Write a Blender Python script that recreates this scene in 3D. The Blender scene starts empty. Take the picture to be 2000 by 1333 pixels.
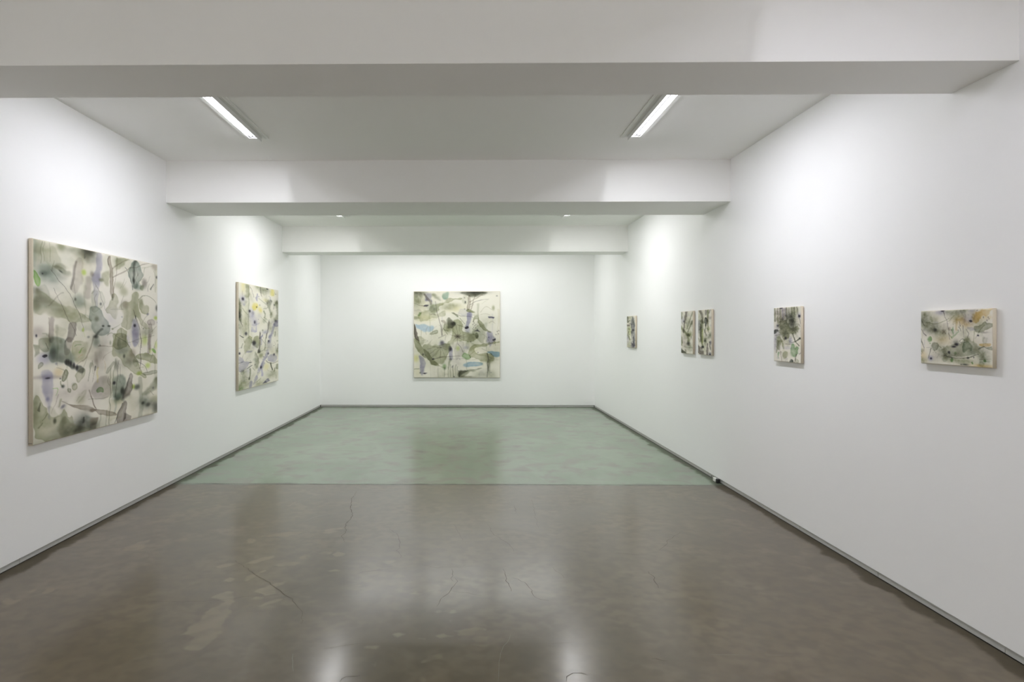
import bpy, bmesh, math
import numpy as np
from mathutils import Vector

S = bpy.context.scene
C = S.collection

# ------------------------------------------------------------------ camera, world, exposure
cam_data = bpy.data.cameras.new('camera')
cam = bpy.data.objects.new('camera', cam_data)
C.objects.link(cam)
cam.location = (0.0, 0.0, 1.4416)
cam.rotation_euler = (math.pi / 2, 0.0, 0.0125)
cam_data.sensor_width = 36.0
cam_data.lens = 22.5
cam_data.shift_x = 0.05216
cam_data.shift_y = -0.01037
cam_data.clip_start = 0.05
S.camera = cam

world = bpy.data.worlds.new('world')
S.world = world
world.use_nodes = True
world.node_tree.nodes['Background'].inputs[0].default_value = (0.8, 0.85, 1.0, 1)
world.node_tree.nodes['Background'].inputs[1].default_value = 0.0

S.view_settings.view_transform = 'Standard'
S.view_settings.look = 'None'
S.view_settings.gamma = 1.0
S.view_settings.use_curve_mapping = False
S.view_settings.exposure = 1.62
S.cycles.max_bounces = 18
S.cycles.diffuse_bounces = 14
S.cycles.glossy_bounces = 5
S.cycles.sample_clamp_indirect = 8.0
S.cycles.use_denoising = True

# lamp colour per bay
LAMP_COOL = (0.925, 0.932, 1.0)
LAMP_NEAR = (0.88, 0.88, 1.0)
LAMP_FRONT = (0.98, 0.985, 0.965)
LAMP_WARM = (0.985, 0.988, 0.995)

# ------------------------------------------------------------------ room dimensions (metres)
XL, XR = -2.7536, 2.3933
YB, YF = 12.037, -3.2
ZC, ZB = 2.994, 2.611
BEAMS = [(2.801, 3.191), (5.827, 6.501), (9.519, 9.924)]
SEAM = 5.978
BASE_H = 0.036


# ------------------------------------------------------------------ helpers
def obj(name, me, mat=None, parent=None, loc=None):
    o = bpy.data.objects.new(name, me)
    C.objects.link(o)
    if mat is not None and not me.materials:
        me.materials.append(mat)
    if parent is not None:
        o.parent = parent
    if loc is not None:
        o.location = loc
    return o


def bm_mesh(name, bm, smooth=False):
    me = bpy.data.meshes.new(name)
    bm.normal_update()
    bm.to_mesh(me)
    bm.free()
    if smooth:
        for p in me.polygons:
            p.use_smooth = True
    return me


def add_box(bm, lo, hi):
    v = [bm.verts.new((x, y, z)) for z in (lo[2], hi[2]) for y in (lo[1], hi[1]) for x in (lo[0], hi[0])]
    for f in ((0, 2, 3, 1), (4, 5, 7, 6), (0, 1, 5, 4), (2, 6, 7, 3), (0, 4, 6, 2), (1, 3, 7, 5)):
        bm.faces.new([v[i] for i in f])
    return v


def box_mesh(name, lo, hi, bevel=0.0, seg=2):
    bm = bmesh.new()
    add_box(bm, lo, hi)
    if bevel:
        bmesh.ops.bevel(bm, geom=bm.edges[:], offset=bevel, segments=seg, affect='EDGES', profile=0.5)
    return bm_mesh(name, bm)


def thing(name, label, cat, loc, rotz=0.0, group=None):
    o = bpy.data.objects.new(name, None)
    C.objects.link(o)
    o.location = loc
    o.rotation_euler = (0, 0, rotz)
    o.empty_display_size = 0.1
    o['label'] = label
    o['category'] = cat
    if group:
        o['group'] = group
    return o


def struct(o):
    o['kind'] = 'structure'
    return o


class Nodes:
    """tiny helper for building node materials"""

    def __init__(self, name):
        self.mat = bpy.data.materials.new(name)
        self.mat.use_nodes = True
        self.t = self.mat.node_tree
        self.t.nodes.clear()
        self.out = self.t.nodes.new('ShaderNodeOutputMaterial')

    def n(self, kind, **kw):
        nd = self.t.nodes.new(kind)
        for k, v in kw.items():
            if hasattr(nd, k):
                setattr(nd, k, v)
        return nd

    def put(self, sock, v):
        if isinstance(v, bpy.types.NodeSocket):
            self.t.links.new(v, sock)
        elif isinstance(v, (tuple, list)) and len(v) == 3 and sock.type == 'RGBA':
            sock.default_value = (*v, 1)
        else:
            sock.default_value = v

    def math(self, op, a, b=0.0, c=0.0, clamp=False):
        nd = self.n('ShaderNodeMath', operation=op)
        nd.use_clamp = clamp
        for s, v in zip(nd.inputs, (a, b, c)):
            self.put(s, v)
        return nd.outputs[0]

    def ramp(self, v, lo, hi, a=0.0, b=1.0, smooth=True):
        nd = self.n('ShaderNodeMapRange')
        nd.interpolation_type = 'SMOOTHSTEP' if smooth else 'LINEAR'
        for i, x in enumerate((v, lo, hi, a, b)):
            self.put(nd.inputs[i], x)
        return nd.outputs[0]

    def mix(self, f, a, b, blend='MIX'):
        nd = self.n('ShaderNodeMix', data_type='RGBA', blend_type=blend)
        self.put(nd.inputs[0], f)
        self.put(nd.inputs[6], a)
        self.put(nd.inputs[7], b)
        return nd.outputs[2]

    def noise(self, scale, detail=4.0, rough=0.55, vec=None, dist=0.0):
        nd = self.n('ShaderNodeTexNoise')
        nd.inputs['Scale'].default_value = scale
        nd.inputs['Detail'].default_value = detail
        nd.inputs['Roughness'].default_value = rough
        nd.inputs['Distortion'].default_value = dist
        if vec is not None:
            self.t.links.new(vec, nd.inputs['Vector'])
        return nd.outputs[0]

    def coords(self, scale=None, kind='Object'):
        tc = self.n('ShaderNodeTexCoord').outputs[kind]
        if scale is None:
            return tc
        mp = self.n('ShaderNodeMapping')
        self.t.links.new(tc, mp.inputs['Vector'])
        mp.inputs['Scale'].default_value = scale
        return mp.outputs[0]

    def bump(self, h, strength, distance):
        nd = self.n('ShaderNodeBump')
        nd.inputs['Strength'].default_value = strength
        nd.inputs['Distance'].default_value = distance
        self.t.links.new(h, nd.inputs['Height'])
        return nd.outputs[0]

    def principled(self, color, rough=0.5, metallic=0.0, spec=0.5, normal=None):
        nd = self.n('ShaderNodeBsdfPrincipled')
        self.put(nd.inputs['Base Color'], color)
        self.put(nd.inputs['Roughness'], rough)
        self.put(nd.inputs['Metallic'], metallic)
        self.put(nd.inputs['Specular IOR Level'], spec)
        if normal is not None:
            self.t.links.new(normal, nd.inputs['Normal'])
        self.t.links.new(nd.outputs[0], self.out.inputs[0])
        return nd


def plain(name, col, rough=0.5, metallic=0.0, spec=0.5, noise=0.0, scale=20.0, bump=0.0):
    k = Nodes(name)
    c = col
    nrm = None
    if noise or bump:
        f = k.noise(scale, 3.0, 0.6, k.coords())
        if noise:
            a = tuple(x * (1 - noise) for x in col)
            b = tuple(min(1, x * (1 + noise)) for x in col)
            c = k.mix(f, a, b)
        if bump:
            nrm = k.bump(f, bump, 0.002)
    k.principled(c, rough, metallic, spec, nrm)
    return k.mat


def emitter(name, col, strength):
    k = Nodes(name)
    e = k.n('ShaderNodeEmission')
    e.inputs[0].default_value = (*col, 1)
    e.inputs[1].default_value = strength
    k.t.links.new(e.outputs[0], k.out.inputs[0])
    return k.mat


# ------------------------------------------------------------------ materials of the shell
M_WALL = plain('white_wall_paint', (0.945, 0.945, 0.945), 0.62, 0, 0.3, noise=0.012, scale=3.0, bump=0.02)
M_CEIL = plain('white_ceiling_paint', (0.94, 0.937, 0.92), 0.75, 0, 0.2, noise=0.012, scale=2.0)
M_BEAM = plain('white_beam_paint', (0.94, 0.937, 0.925), 0.7, 0, 0.2, noise=0.012, scale=2.0)
M_BASE = plain('grey_baseboard_metal', (0.56, 0.56, 0.535), 0.45, 0.1, 0.4, noise=0.06, scale=14.0)
M_GAP = plain('dark_joint', (0.05, 0.047, 0.04), 0.8)


def floor_material():
    k = Nodes('polished_concrete')
    co = k.coords()
    sep = k.n('ShaderNodeSeparateXYZ')
    k.t.links.new(co, sep.inputs[0])
    x, y = sep.outputs[0], sep.outputs[1]
    big = k.noise(0.55, 5.0, 0.6, co, 0.4)
    mid = k.noise(2.6, 3.0, 0.55, co, 0.6)
    fine = k.noise(13.0, 1.0, 0.5, co)
    # near slab: brown grey; far slab: green tinted coating worn in places
    brown = k.mix(k.ramp(big, 0.35, 0.65), (0.104, 0.076, 0.040), (0.080, 0.058, 0.029))
    brown = k.mix(k.ramp(mid, 0.40, 0.68), brown, (0.130, 0.100, 0.060))
    brown = k.mix(k.ramp(fine, 0.35, 0.7, 0.0, 0.55), brown, (0.068, 0.050, 0.026))
    gn = k.noise(1.5, 4.0, 0.6, k.coords((1.0, 0.55, 1.0)), 0.7)
    gn2 = k.noise(4.0, 2.0, 0.55, co, 0.3)
    grn = k.mix(k.ramp(gn, 0.36, 0.64), (0.150, 0.210, 0.135), (0.195, 0.255, 0.175))
    grn = k.mix(k.ramp(gn2, 0.46, 0.68, 0.0, 0.75), grn, (0.165, 0.155, 0.128))
    grn = k.mix(k.ramp(gn2, 0.66, 0.76, 0.0, 0.5), grn, (0.10, 0.105, 0.085))
    edge_y = k.math('ADD', y, k.ramp(k.noise(2.0, 4.0, 0.7, co), 0.2, 0.8, -0.05, 0.05))
    sel = k.ramp(edge_y, SEAM - 0.03, SEAM + 0.02)
    col = k.mix(sel, brown, grn)
    # worn pale patches (field stored on the mesh, broken up by noise)
    at = k.n('ShaderNodeAttribute', attribute_name='patch')
    pf = k.math('ADD', at.outputs['Fac'], k.ramp(k.noise(14.0, 1.0, 0.5, co), 0.25, 0.75, -0.2, 0.2))
    pm = k.ramp(pf, 0.30, 0.75)
    pm = k.math('MULTIPLY', pm, k.ramp(k.noise(9.0, 1.0, 0.5, co), 0.25, 0.6, 0.35, 0.9))
    col = k.mix(pm, col, (0.172, 0.138, 0.086))
    # grime left along the walls where the polisher does not reach
    dx = k.math('MINIMUM', k.math('SUBTRACT', x, XL), k.math('SUBTRACT', XR, x))
    dw = k.math('MINIMUM', dx, k.math('SUBTRACT', YB, y))
    dn = k.math('ADD', dw, k.ramp(k.noise(3.2, 5.0, 0.65, co), 0.2, 0.8, -0.05, 0.05))
    gm = k.ramp(dn, 0.055, 0.10, 1.0, 0.0)
    col = k.mix(k.math('MULTIPLY', gm, 0.62), col, (0.055, 0.048, 0.034))
    # dark worn streak beside the slab joint
    sj = k.ramp(k.math('ABSOLUTE', k.math('SUBTRACT', edge_y, SEAM + 0.0)), 0.0, 0.06, 1.0, 0.0)
    sj = k.math('MULTIPLY', sj, k.ramp(k.noise(1.1, 3.0, 0.6, co), 0.4, 0.65, 0.15, 0.75))
    col = k.mix(sj, col, (0.06, 0.06, 0.05))
    rough = k.ramp(mid, 0.25, 0.8, 0.276, 0.32)
    rough = k.math('ADD', rough, k.math('MULTIPLY', gm, 0.28))
    rough = k.math('ADD', rough, k.math('MULTIPLY', pm, 0.08))
    h = k.math('ADD', k.math('MULTIPLY', k.noise(1.4, 3.0, 0.5, co), 1.0), 0.0)
    nrm = k.bump(h, 0.3, 0.004)
    pr = k.principled(col, rough, 0.0, 0.22, nrm)
    # thin polished sealer over the concrete, missing along the walls
    k.put(pr.inputs['Coat Weight'], k.math('MULTIPLY', k.math('SUBTRACT', 1.0, gm), k.ramp(mid, 0.2, 0.8, 0.68, 0.5)))
    pr.inputs['Coat Roughness'].default_value = 0.18
    k.t.links.new(nrm, pr.inputs['Coat Normal'])
    return k.mat


M_FLOOR = floor_material()

# ------------------------------------------------------------------ walls, ceiling, beams
T = 0.16
for nm, lo, hi in (('wall_left', (XL - T, YF - T, BASE_H), (XL, YB + T, ZC + 0.2)),
                   ('wall_right', (XR, YF - T, BASE_H), (XR + T, YB + T, ZC + 0.2)),
                   ('wall_back', (XL, YB, BASE_H), (XR, YB + T, ZC + 0.2)),
                   ('wall_front', (XL, YF - T, BASE_H), (XR, YF, ZC + 0.2))):
    struct(obj(nm, box_mesh(nm, lo, hi), M_WALL))

# recessed lights: (inner edge x, outward sign, y0, y1) for lights along the walls
LEN = 1.27
SIDE_LIGHTS = [  # inner x, sign, y start, length, warm, power, label
    (-1.648, -1, 3.86, LEN, 0, 0.80, 'tubular recessed ceiling light on the left, in the bay between the two nearest beams'),
    (1.285, 1, 3.86, LEN, 0, 0.84, 'tubular recessed ceiling light on the right, in the bay between the two nearest beams'),
    (-1.648, -1, 7.40, LEN, 1, 0.85, 'recessed ceiling light at upper left, only its lit end peeping out under the middle beam'),
    (1.285, 1, 7.39, LEN, 1, 0.85, 'recessed ceiling light at upper right, a faint end showing under the middle beam'),
    (-1.648, -1, -2.45, LEN, 3, 1.7, 'unseen recessed ceiling light added behind the camera at left to brighten the near end'),  # added out of view: ambient fill for the nearest beam and bay
    (1.285, 1, -2.45, LEN, 3, 1.7, 'unseen recessed ceiling light added behind the camera at right to brighten the near end'),  # right-hand twin of the added fill light, also out of view
    (1.315, 1, 0.75, LEN, 2, 0.5, 'recessed ceiling light above the near right wall, in front of the nearest beam'),
]
CROSS_LIGHTS = [(-2.00, 10.93, 1.15, 'crosswise recessed ceiling light at the left before the end wall'),
                (-0.755, 10.93, 1.15, 'crosswise recessed ceiling light over the middle before the end wall'),
                (0.49, 10.93, 1.15, 'crosswise recessed ceiling light at the right before the end wall')]
IN = 0.100      # opening width
holes = []
for xi, s, y0, ln, *_ in SIDE_LIGHTS:
    holes.append((min(xi, xi + s * IN), max(xi, xi + s * IN), y0, y0 + ln))
for x0, y0, ln, _ in CROSS_LIGHTS:
    holes.append((x0, x0 + ln, y0, y0 + IN))


def ceiling_mesh():
    xs = sorted({XL, XR, *[h[0] for h in holes], *[h[1] for h in holes]})
    ys = sorted({YF, YB, *[h[2] for h in holes], *[h[3] for h in holes]})
    bm = bmesh.new()
    th = 0.03

    def hole(cx, cy):
        return any(h[0] < cx < h[1] and h[2] < cy < h[3] for h in holes)
    cell = {}
    for i in range(len(xs) - 1):
        for j in range(len(ys) - 1):
            cell[i, j] = not hole((xs[i] + xs[i + 1]) / 2, (ys[j] + ys[j + 1]) / 2)

    def quad(*p):
        bm.faces.new([bm.verts.new(q) for q in p])
    for (i, j), solid in cell.items():
        a, b, c, d = xs[i], xs[i + 1], ys[j], ys[j + 1]
        if solid:
            quad((a, c, ZC), (a, d, ZC), (b, d, ZC), (b, c, ZC))
            quad((a, c, ZC + th), (b, c, ZC + th), (b, d, ZC + th), (a, d, ZC + th))
        else:
            if cell.get((i - 1, j), False):
                quad((a, c, ZC), (a, c, ZC + th), (a, d, ZC + th), (a, d, ZC))
            if cell.get((i + 1, j), False):
                quad((b, d, ZC), (b, d, ZC + th), (b, c, ZC + th), (b, c, ZC))
            if cell.get((i, j - 1), False):
                quad((b, c, ZC), (b, c, ZC + th), (a, c, ZC + th), (a, c, ZC))
            if cell.get((i, j + 1), False):
                quad((a, d, ZC), (a, d, ZC + th), (b, d, ZC + th), (b, d, ZC))
    bmesh.ops.remove_doubles(bm, verts=bm.verts[:], dist=1e-5)
    return bm_mesh('ceiling', bm)


struct(obj('ceiling', ceiling_mesh(), M_CEIL))
for i, (y0, y1) in enumerate(BEAMS):
    o = struct(obj('ceiling_beam', box_mesh('ceiling_beam', (XL, y0, ZB), (XR, y1, ZC), 0.0015, 1), M_BEAM))
    o['label'] = ('white boxed ceiling beam nearest the camera, crossing the whole top of the view',
                  'middle white ceiling beam, over the joint of the two floor colours',
                  'farthest white ceiling beam, above the square painting on the end wall')[i]

# ------------------------------------------------------------------ floor
CRACKS = [
(((-0.987,5.723),(-0.971,5.38),(-0.937,5.163),(-0.89,4.991),(-0.897,4.753),(-0.867,4.56),(-0.879,4.469),(-0.826,4.34)),3.2),
(((-0.562,4.635),(-0.49,4.519),(-0.45,4.345),(-0.446,4.183),(-0.419,4.051)),2.5),
(((-0.09,3.864),(-0.079,3.805),(-0.093,3.72),(-0.078,3.675)),3),
(((-0.067,3.721),(-0.059,3.675),(-0.069,3.602),(-0.082,3.536),(-0.11,3.489),(-0.13,3.444),(-0.148,3.397),(-0.156,3.334)),3.5),
(((-0.082,3.531),(-0.02,3.518),(0.024,3.499),(0.08,3.478)),2.2),
(((-1.445,3.985),(-1.297,3.816),(-1.118,3.632),(-0.986,3.479),(-0.911,3.387),(-0.842,3.265),(-0.811,3.128)),2.2),
(((-0.652,3.776),(-0.608,3.809),(-0.549,3.825),(-0.444,3.866)),2.8),
(((-0.274,3.929),(-0.172,3.88),(-0.097,3.897),(-0.023,3.885),(0.04,3.913)),2),
(((-0.647,2.888),(-0.56,2.917),(-0.488,2.937)),2.5),
(((-0.519,2.617),(-0.511,2.641),(-0.492,2.654),(-0.443,2.667)),3),
(((-1.716,3.377),(-1.499,3.38),(-1.291,3.408),(-1.004,3.519),(-0.873,3.635)),1.6),
(((-0.096,4.763),(-0.055,4.525),(-0.025,4.393)),1.5),
(((0.155,4.766),(0.178,4.573),(0.242,4.396),(0.287,4.333),(0.309,4.173)),2),
(((0.219,3.868),(0.222,3.771),(0.224,3.694),(0.24,3.635),(0.247,3.535)),3.2),
(((0.265,3.731),(0.321,3.695),(0.341,3.636),(0.352,3.536),(0.369,3.455),(0.439,3.417)),3.2),
(((1.087,3.846),(1.089,3.788),(1.096,3.751),(1.077,3.645),(1.074,3.596)),3.2),
(((0.409,2.631),(0.421,2.67),(0.44,2.691),(0.468,2.703),(0.506,2.679)),3.2),
(((1.524,4.59),(1.394,4.41),(1.262,4.204)),1.8),
(((0.391,5.271),(0.386,5.035)),2),
(((0.553,5.464),(0.525,4.672)),1.6),
(((0.941,4.143),(1.134,4.126)),1.8),
(((0.81,2.816),(0.876,2.8)),2.5),
(((0.526,3.905),(0.568,3.729)),1.8),
(((-0.06,3.898),(-0.01,3.926)),1.5),
(((0.388,2.948),(0.484,2.959)),1.6),
]
SCRATCHES = [
(((0.129,2.628),(0.133,2.69),(0.134,2.756),(0.164,2.898),(0.197,2.975),(0.208,3.035)),3),
(((-0.773,2.841),(-0.756,2.771),(-0.732,2.696)),3),
(((1.076,2.858),(1.264,2.854)),2),
(((1.329,2.858),(1.445,2.856)),2),
(((-1.222,4.8),(-1.18,4.917),(-1.104,5.0),(-0.92,5.047)),3.5),
(((-1.462,5.217),(-1.429,5.374)),3),
(((0.081,3.096),(0.09,3.065)),3),
]
PATCHES = [
(((-1.286,3.516),(-1.331,3.515),(-1.378,3.434),(-1.281,3.383),(-1.328,3.283),(-1.333,3.144),(-1.352,3.016),(-1.288,2.992),(-1.277,2.88),(-1.194,2.859),(-1.166,2.978),(-1.191,3.145),(-1.238,3.383)),),
(((-1.171,3.517),(-1.12,3.603),(-1.034,3.669),(-1.043,3.616),(-1.075,3.569),(-1.027,3.492),(-1.087,3.458)),),
(((-1.08,3.33),(-1.064,3.385),(-0.986,3.428),(-1.004,3.368)),),
(((-1.405,3.674),(-1.373,3.72),(-1.347,3.689),(-1.361,3.641)),),
(((-1.15,3.415),(-1.142,3.458),(-1.093,3.442),(-1.105,3.411)),),
(((-1.197,3.911),(-1.142,3.96),(-1.04,3.968),(-1.053,3.913),(-1.149,3.898)),),
(((-1.296,3.705),(-1.257,3.768),(-1.204,3.834),(-1.23,3.759),(-1.268,3.66)),),
(((-1.363,3.933),(-1.316,4.022),(-1.232,4.089),(-1.229,4.038),(-1.292,3.951)),),
(((-1.532,3.896),(-1.489,3.931),(-1.419,3.95),(-1.426,3.898),(-1.497,3.853)),),
(((-2.249,4.161),(-2.202,4.2),(-2.128,4.241),(-2.142,4.162)),),
(((-2.241,4.302),(-2.207,4.344),(-2.158,4.345),(-2.194,4.29)),),
(((-2.267,4.22),(-2.254,4.272),(-2.209,4.265),(-2.234,4.208)),),
(((-0.949,4.119),(-0.922,4.177),(-0.875,4.147),(-0.881,4.109)),),
(((-0.859,4.101),(-0.84,4.17),(-0.793,4.121),(-0.793,4.065),(-0.832,4.065)),),
(((-1.073,4.062),(-1.039,4.081),(-1.005,4.026),(-1.042,4.018)),),
(((-1.083,4.512),(-1.012,4.582),(-0.909,4.583),(-0.986,4.531)),),
(((-0.834,3.835),(-0.788,3.849),(-0.77,3.823),(-0.819,3.819)),),
(((-0.778,4.426),(-0.738,4.444),(-0.718,4.392),(-0.756,4.383)),),
(((-1.07,4.581),(-0.968,4.654),(-0.863,4.655),(-0.943,4.606)),),
(((-1.501,4.332),(-1.502,4.417),(-1.445,4.375),(-1.452,4.311)),),
(((-1.431,4.462),(-1.284,4.555),(-1.144,4.58),(-1.253,4.442)),),
(((-0.062,3.069),(-0.008,3.101),(0.083,3.096),(0.031,3.072),(0.033,3.037),(-0.037,3.032)),),
(((0.014,2.989),(0.05,3.021),(0.115,3.024),(0.109,2.982),(0.049,2.96)),),
(((-0.349,3.028),(-0.324,3.039),(-0.297,3.029),(-0.326,3.008)),),
(((-0.475,2.907),(-0.447,2.919),(-0.399,2.921),(-0.406,2.889)),),
(((-0.171,3.278),(-0.146,3.292),(-0.132,3.269),(-0.154,3.252)),),
(((-0.103,3.279),(-0.07,3.293),(-0.048,3.27),(-0.081,3.253)),),
(((-0.143,3.015),(-0.11,3.035),(-0.071,3.015),(-0.084,2.995),(-0.123,2.995)),),
(((-0.198,2.772),(-0.161,2.83),(-0.097,2.853),(-0.104,2.808),(-0.159,2.79)),),
(((-0.223,2.986),(-0.195,2.998),(-0.178,2.982),(-0.198,2.97)),),
(((-0.193,2.642),(-0.177,2.652),(-0.165,2.633),(-0.183,2.624)),),
(((0.071,3.092),(0.101,3.101),(0.102,3.075),(0.08,3.071)),),
(((-0.413,2.749),(-0.389,2.767),(-0.376,2.741),(-0.396,2.729)),),
(((-0.301,3.501),(-0.28,3.528),(-0.245,3.501),(-0.265,3.479)),),
(((-0.629,3.609),(-0.614,3.624),(-0.6,3.598),(-0.619,3.586)),),
(((0.021,2.944),(0.096,2.935),(0.076,2.912),(0.03,2.919)),),
(((-0.52,3.978),(-0.461,4.015),(-0.432,3.99),(-0.49,3.94)),),
(((-0.09,3.181),(-0.07,3.193),(-0.061,3.171),(-0.079,3.159)),),
(((-2.318,3.476),(-2.343,3.538),(-2.325,3.558),(-2.29,3.552),(-2.28,3.489)),),
(((-2.467,3.367),(-2.463,3.402),(-2.405,3.391),(-2.392,3.415),(-2.369,3.334),(-2.407,3.311)),),
(((-2.42,3.5),(-2.405,3.538),(-2.393,3.551),(-2.387,3.488)),),
(((-2.255,4.168),(-2.25,4.239),(-2.239,4.314),(-2.177,4.391),(-2.179,4.296),(-2.13,4.223),(-2.202,4.195)),),
]



def poly_sd(P, pts):
    """signed distance (inside positive) of points P (n,2) to a polygon"""
    pts = np.asarray(pts, float)
    n = len(pts)
    best = np.full(len(P), 1e9)
    inside = np.zeros(len(P), bool)
    for i in range(n):
        a, b = pts[i], pts[(i + 1) % n]
        e = b - a
        w = P - a
        t = np.clip((w @ e) / max(e @ e, 1e-12), 0, 1)
        dd = w - t[:, None] * e
        best = np.minimum(best, (dd * dd).sum(1))
        c1 = (a[1] <= P[:, 1]) & (b[1] > P[:, 1])
        c2 = (a[1] > P[:, 1]) & (b[1] <= P[:, 1])
        cr = e[0] * w[:, 1] - e[1] * w[:, 0]
        inside ^= (c1 & (cr > 0)) | (c2 & (cr < 0))
    dist = np.sqrt(best)
    return np.where(inside, dist, -dist)


def floor_mesh():
    xs = np.linspace(XL, XR, 361)
    ys = [YF, -1.5, 0.0, 1.2]
    y = 2.0
    while y < YB:
        ys.append(y)
        y += 2.6 * y * y / 1802.0
    ys.append(YB)
    ys = np.array(ys)
    X, Y = np.meshgrid(xs, ys)
    n, m = X.shape
    co = np.stack([X, Y, np.zeros_like(X)], -1).reshape(-1, 3)
    idx = np.arange(n * m).reshape(n, m)
    quads = np.stack([idx[:-1, :-1], idx[:-1, 1:], idx[1:, 1:], idx[1:, :-1]], -1).reshape(-1, 4)
    me = bpy.data.meshes.new('floor')
    me.vertices.add(len(co))
    me.vertices.foreach_set('co', co.ravel())
    me.loops.add(quads.size)
    me.loops.foreach_set('vertex_index', quads.ravel())
    me.polygons.add(len(quads))
    me.polygons.foreach_set('loop_start', np.arange(0, quads.size, 4))
    me.update(calc_edges=True)
    field = np.zeros(len(co))
    P = co[:, :2]
    for (pts,) in PATCHES:
        q = np.array(pts)
        lo, hi = q.min(0) - 0.12, q.max(0) + 0.12
        s = np.where((P[:, 0] > lo[0]) & (P[:, 0] < hi[0]) & (P[:, 1] > lo[1]) & (P[:, 1] < hi[1]))[0]
        if len(s):
            sd = poly_sd(P[s], q)
            field[s] = np.maximum(field[s], np.clip(0.5 + sd / 0.05, 0, 1))
    at = me.attributes.new('patch', 'FLOAT', 'POINT')
    at.data.foreach_set('value', field.astype(np.float32))
    return me


floor = struct(obj('floor', floor_mesh(), M_FLOOR))
slab = obj('floor_slab', box_mesh('floor_slab', (XL - 0.02, YF, -0.12), (XR + 0.02, YB + 0.02, -0.004)), M_GAP, floor)


def ribbon(pts, w0, jag, seed, z):
    """thin wandering strip lying on the floor"""
    rng = np.random.default_rng(seed)
    pts = np.asarray(pts, float)
    seg = np.hypot(*np.diff(pts, axis=0).T)
    cum = np.r_[0, np.cumsum(seg)]
    n = max(4, int(cum[-1] / 0.035))
    s = np.linspace(0, cum[-1], n + 1)
    p = np.stack([np.interp(s, cum, pts[:, 0]), np.interp(s, cum, pts[:, 1])], -1)
    p[1:-1] += rng.normal(0, jag, (n - 1, 2))
    d = np.gradient(p, axis=0)
    d /= np.maximum(np.hypot(d[:, 0], d[:, 1]), 1e-9)[:, None]
    nn = np.stack([-d[:, 1], d[:, 0]], -1)
    w = w0 * (0.35 + 0.65 * np.sin(np.linspace(0.15, math.pi - 0.15, n + 1))) * rng.uniform(0.55, 1.25, n + 1)
    bm = bmesh.new()
    a = [bm.verts.new((*(p[i] + nn[i] * w[i] / 2), z)) for i in range(n + 1)]
    b = [bm.verts.new((*(p[i] - nn[i] * w[i] / 2), z)) for i in range(n + 1)]
    for i in range(n):
        bm.faces.new((b[i], b[i + 1], a[i + 1], a[i]))
    return bm_mesh('crack', bm)


M_CRACK = plain('floor_crack_dirt', (0.06, 0.05, 0.036), 0.9, 0, 0.0, noise=0.35, scale=30)
M_SCRATCH = plain('floor_scratch', (0.17, 0.15, 0.12), 0.4, 0, 0.3, noise=0.3, scale=30)
for i, (pts, w) in enumerate(CRACKS):
    obj('crack', ribbon(pts, w * 0.0008, 0.005, i, 0.0006), M_CRACK, floor)
for i, (pts, w) in enumerate(SCRATCHES):
    obj('scratch', ribbon(pts, w * 0.0008, 0.003, 50 + i, 0.0005), M_SCRATCH, floor)
obj('slab_joint', ribbon([(XL, SEAM + 0.01), (-1.2, SEAM - 0.005), (0.3, SEAM + 0.005), (XR, SEAM)], 0.008, 0.002, 99, 0.0007), M_CRACK, floor)

# ------------------------------------------------------------------ baseboards, built from lengths with open joints
rec = 0.006


def baseboard(name, axis, at, lo, hi, sign, start):
    e = struct(bpy.data.objects.new(name, None))
    C.objects.link(e)
    e.empty_display_size = 0.1
    L = 0.882
    cuts = [lo]
    x = start
    while x > lo + 0.1:
        x -= L
    x += L
    while x < hi - 0.05:
        cuts.append(x)
        x += L
    cuts.append(hi)
    for a, b in zip(cuts[:-1], cuts[1:]):
        p, q = at + sign * rec, at + sign * (rec + 0.05)
        p, q = min(p, q), max(p, q)
        g = 0.0015
        if axis == 'y':
            me = box_mesh('baseboard_length', (p, a + g, 0.001), (q, b - g, BASE_H - 0.004), 0.0015, 1)
        else:
            me = box_mesh('baseboard_length', (a + g, p, 0.001), (b - g, q, BASE_H - 0.004), 0.0015, 1)
        obj('baseboard_length', me, M_BASE, e)
    if axis == 'y':
        me = box_mesh('backing', (min(at + sign * .05, at + sign * .1), lo, 0), (max(at + sign * .05, at + sign * .1), hi, BASE_H))
    else:
        me = box_mesh('backing', (lo, min(at + sign * .05, at + sign * .1), 0), (hi, max(at + sign * .05, at + sign * .1), BASE_H))
    obj('backing', me, M_GAP, e)


baseboard('baseboard_left', 'y', XL, YF, YB, -1, 3.917)
baseboard('baseboard_right', 'y', XR, YF, YB, 1, 2.883)
baseboard('baseboard_back', 'x', YB, XL, XR, 1, XL + 0.88)
baseboard('baseboard_front', 'x', YF, XL, XR, -1, XL + 0.88)

# ------------------------------------------------------------------ recessed lights
M_TRIM = plain('white_light_trim', (0.90, 0.90, 0.885), 0.45, 0, 0.4)
M_HOUSE = plain('white_light_housing', (0.90, 0.90, 0.90), 0.35, 0, 0.5)
M_REFL = plain('satin_reflector', (0.34, 0.34, 0.34), 0.4, 0.3, 0.5)
M_CAP = plain('lamp_end_cap', (0.55, 0.55, 0.56), 0.35, 0.3, 0.5)
EMIT = {}


def em(kind, warm, power):
    key = (kind, warm, power)
    if key not in EMIT:
        base = 1.5
        EMIT[key] = emitter('lit_%s' % kind, (LAMP_COOL, LAMP_WARM, LAMP_NEAR, LAMP_FRONT)[warm], base * power)
        EMIT[key].cycles.emission_sampling = 'NONE'
    return EMIT[key]


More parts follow.
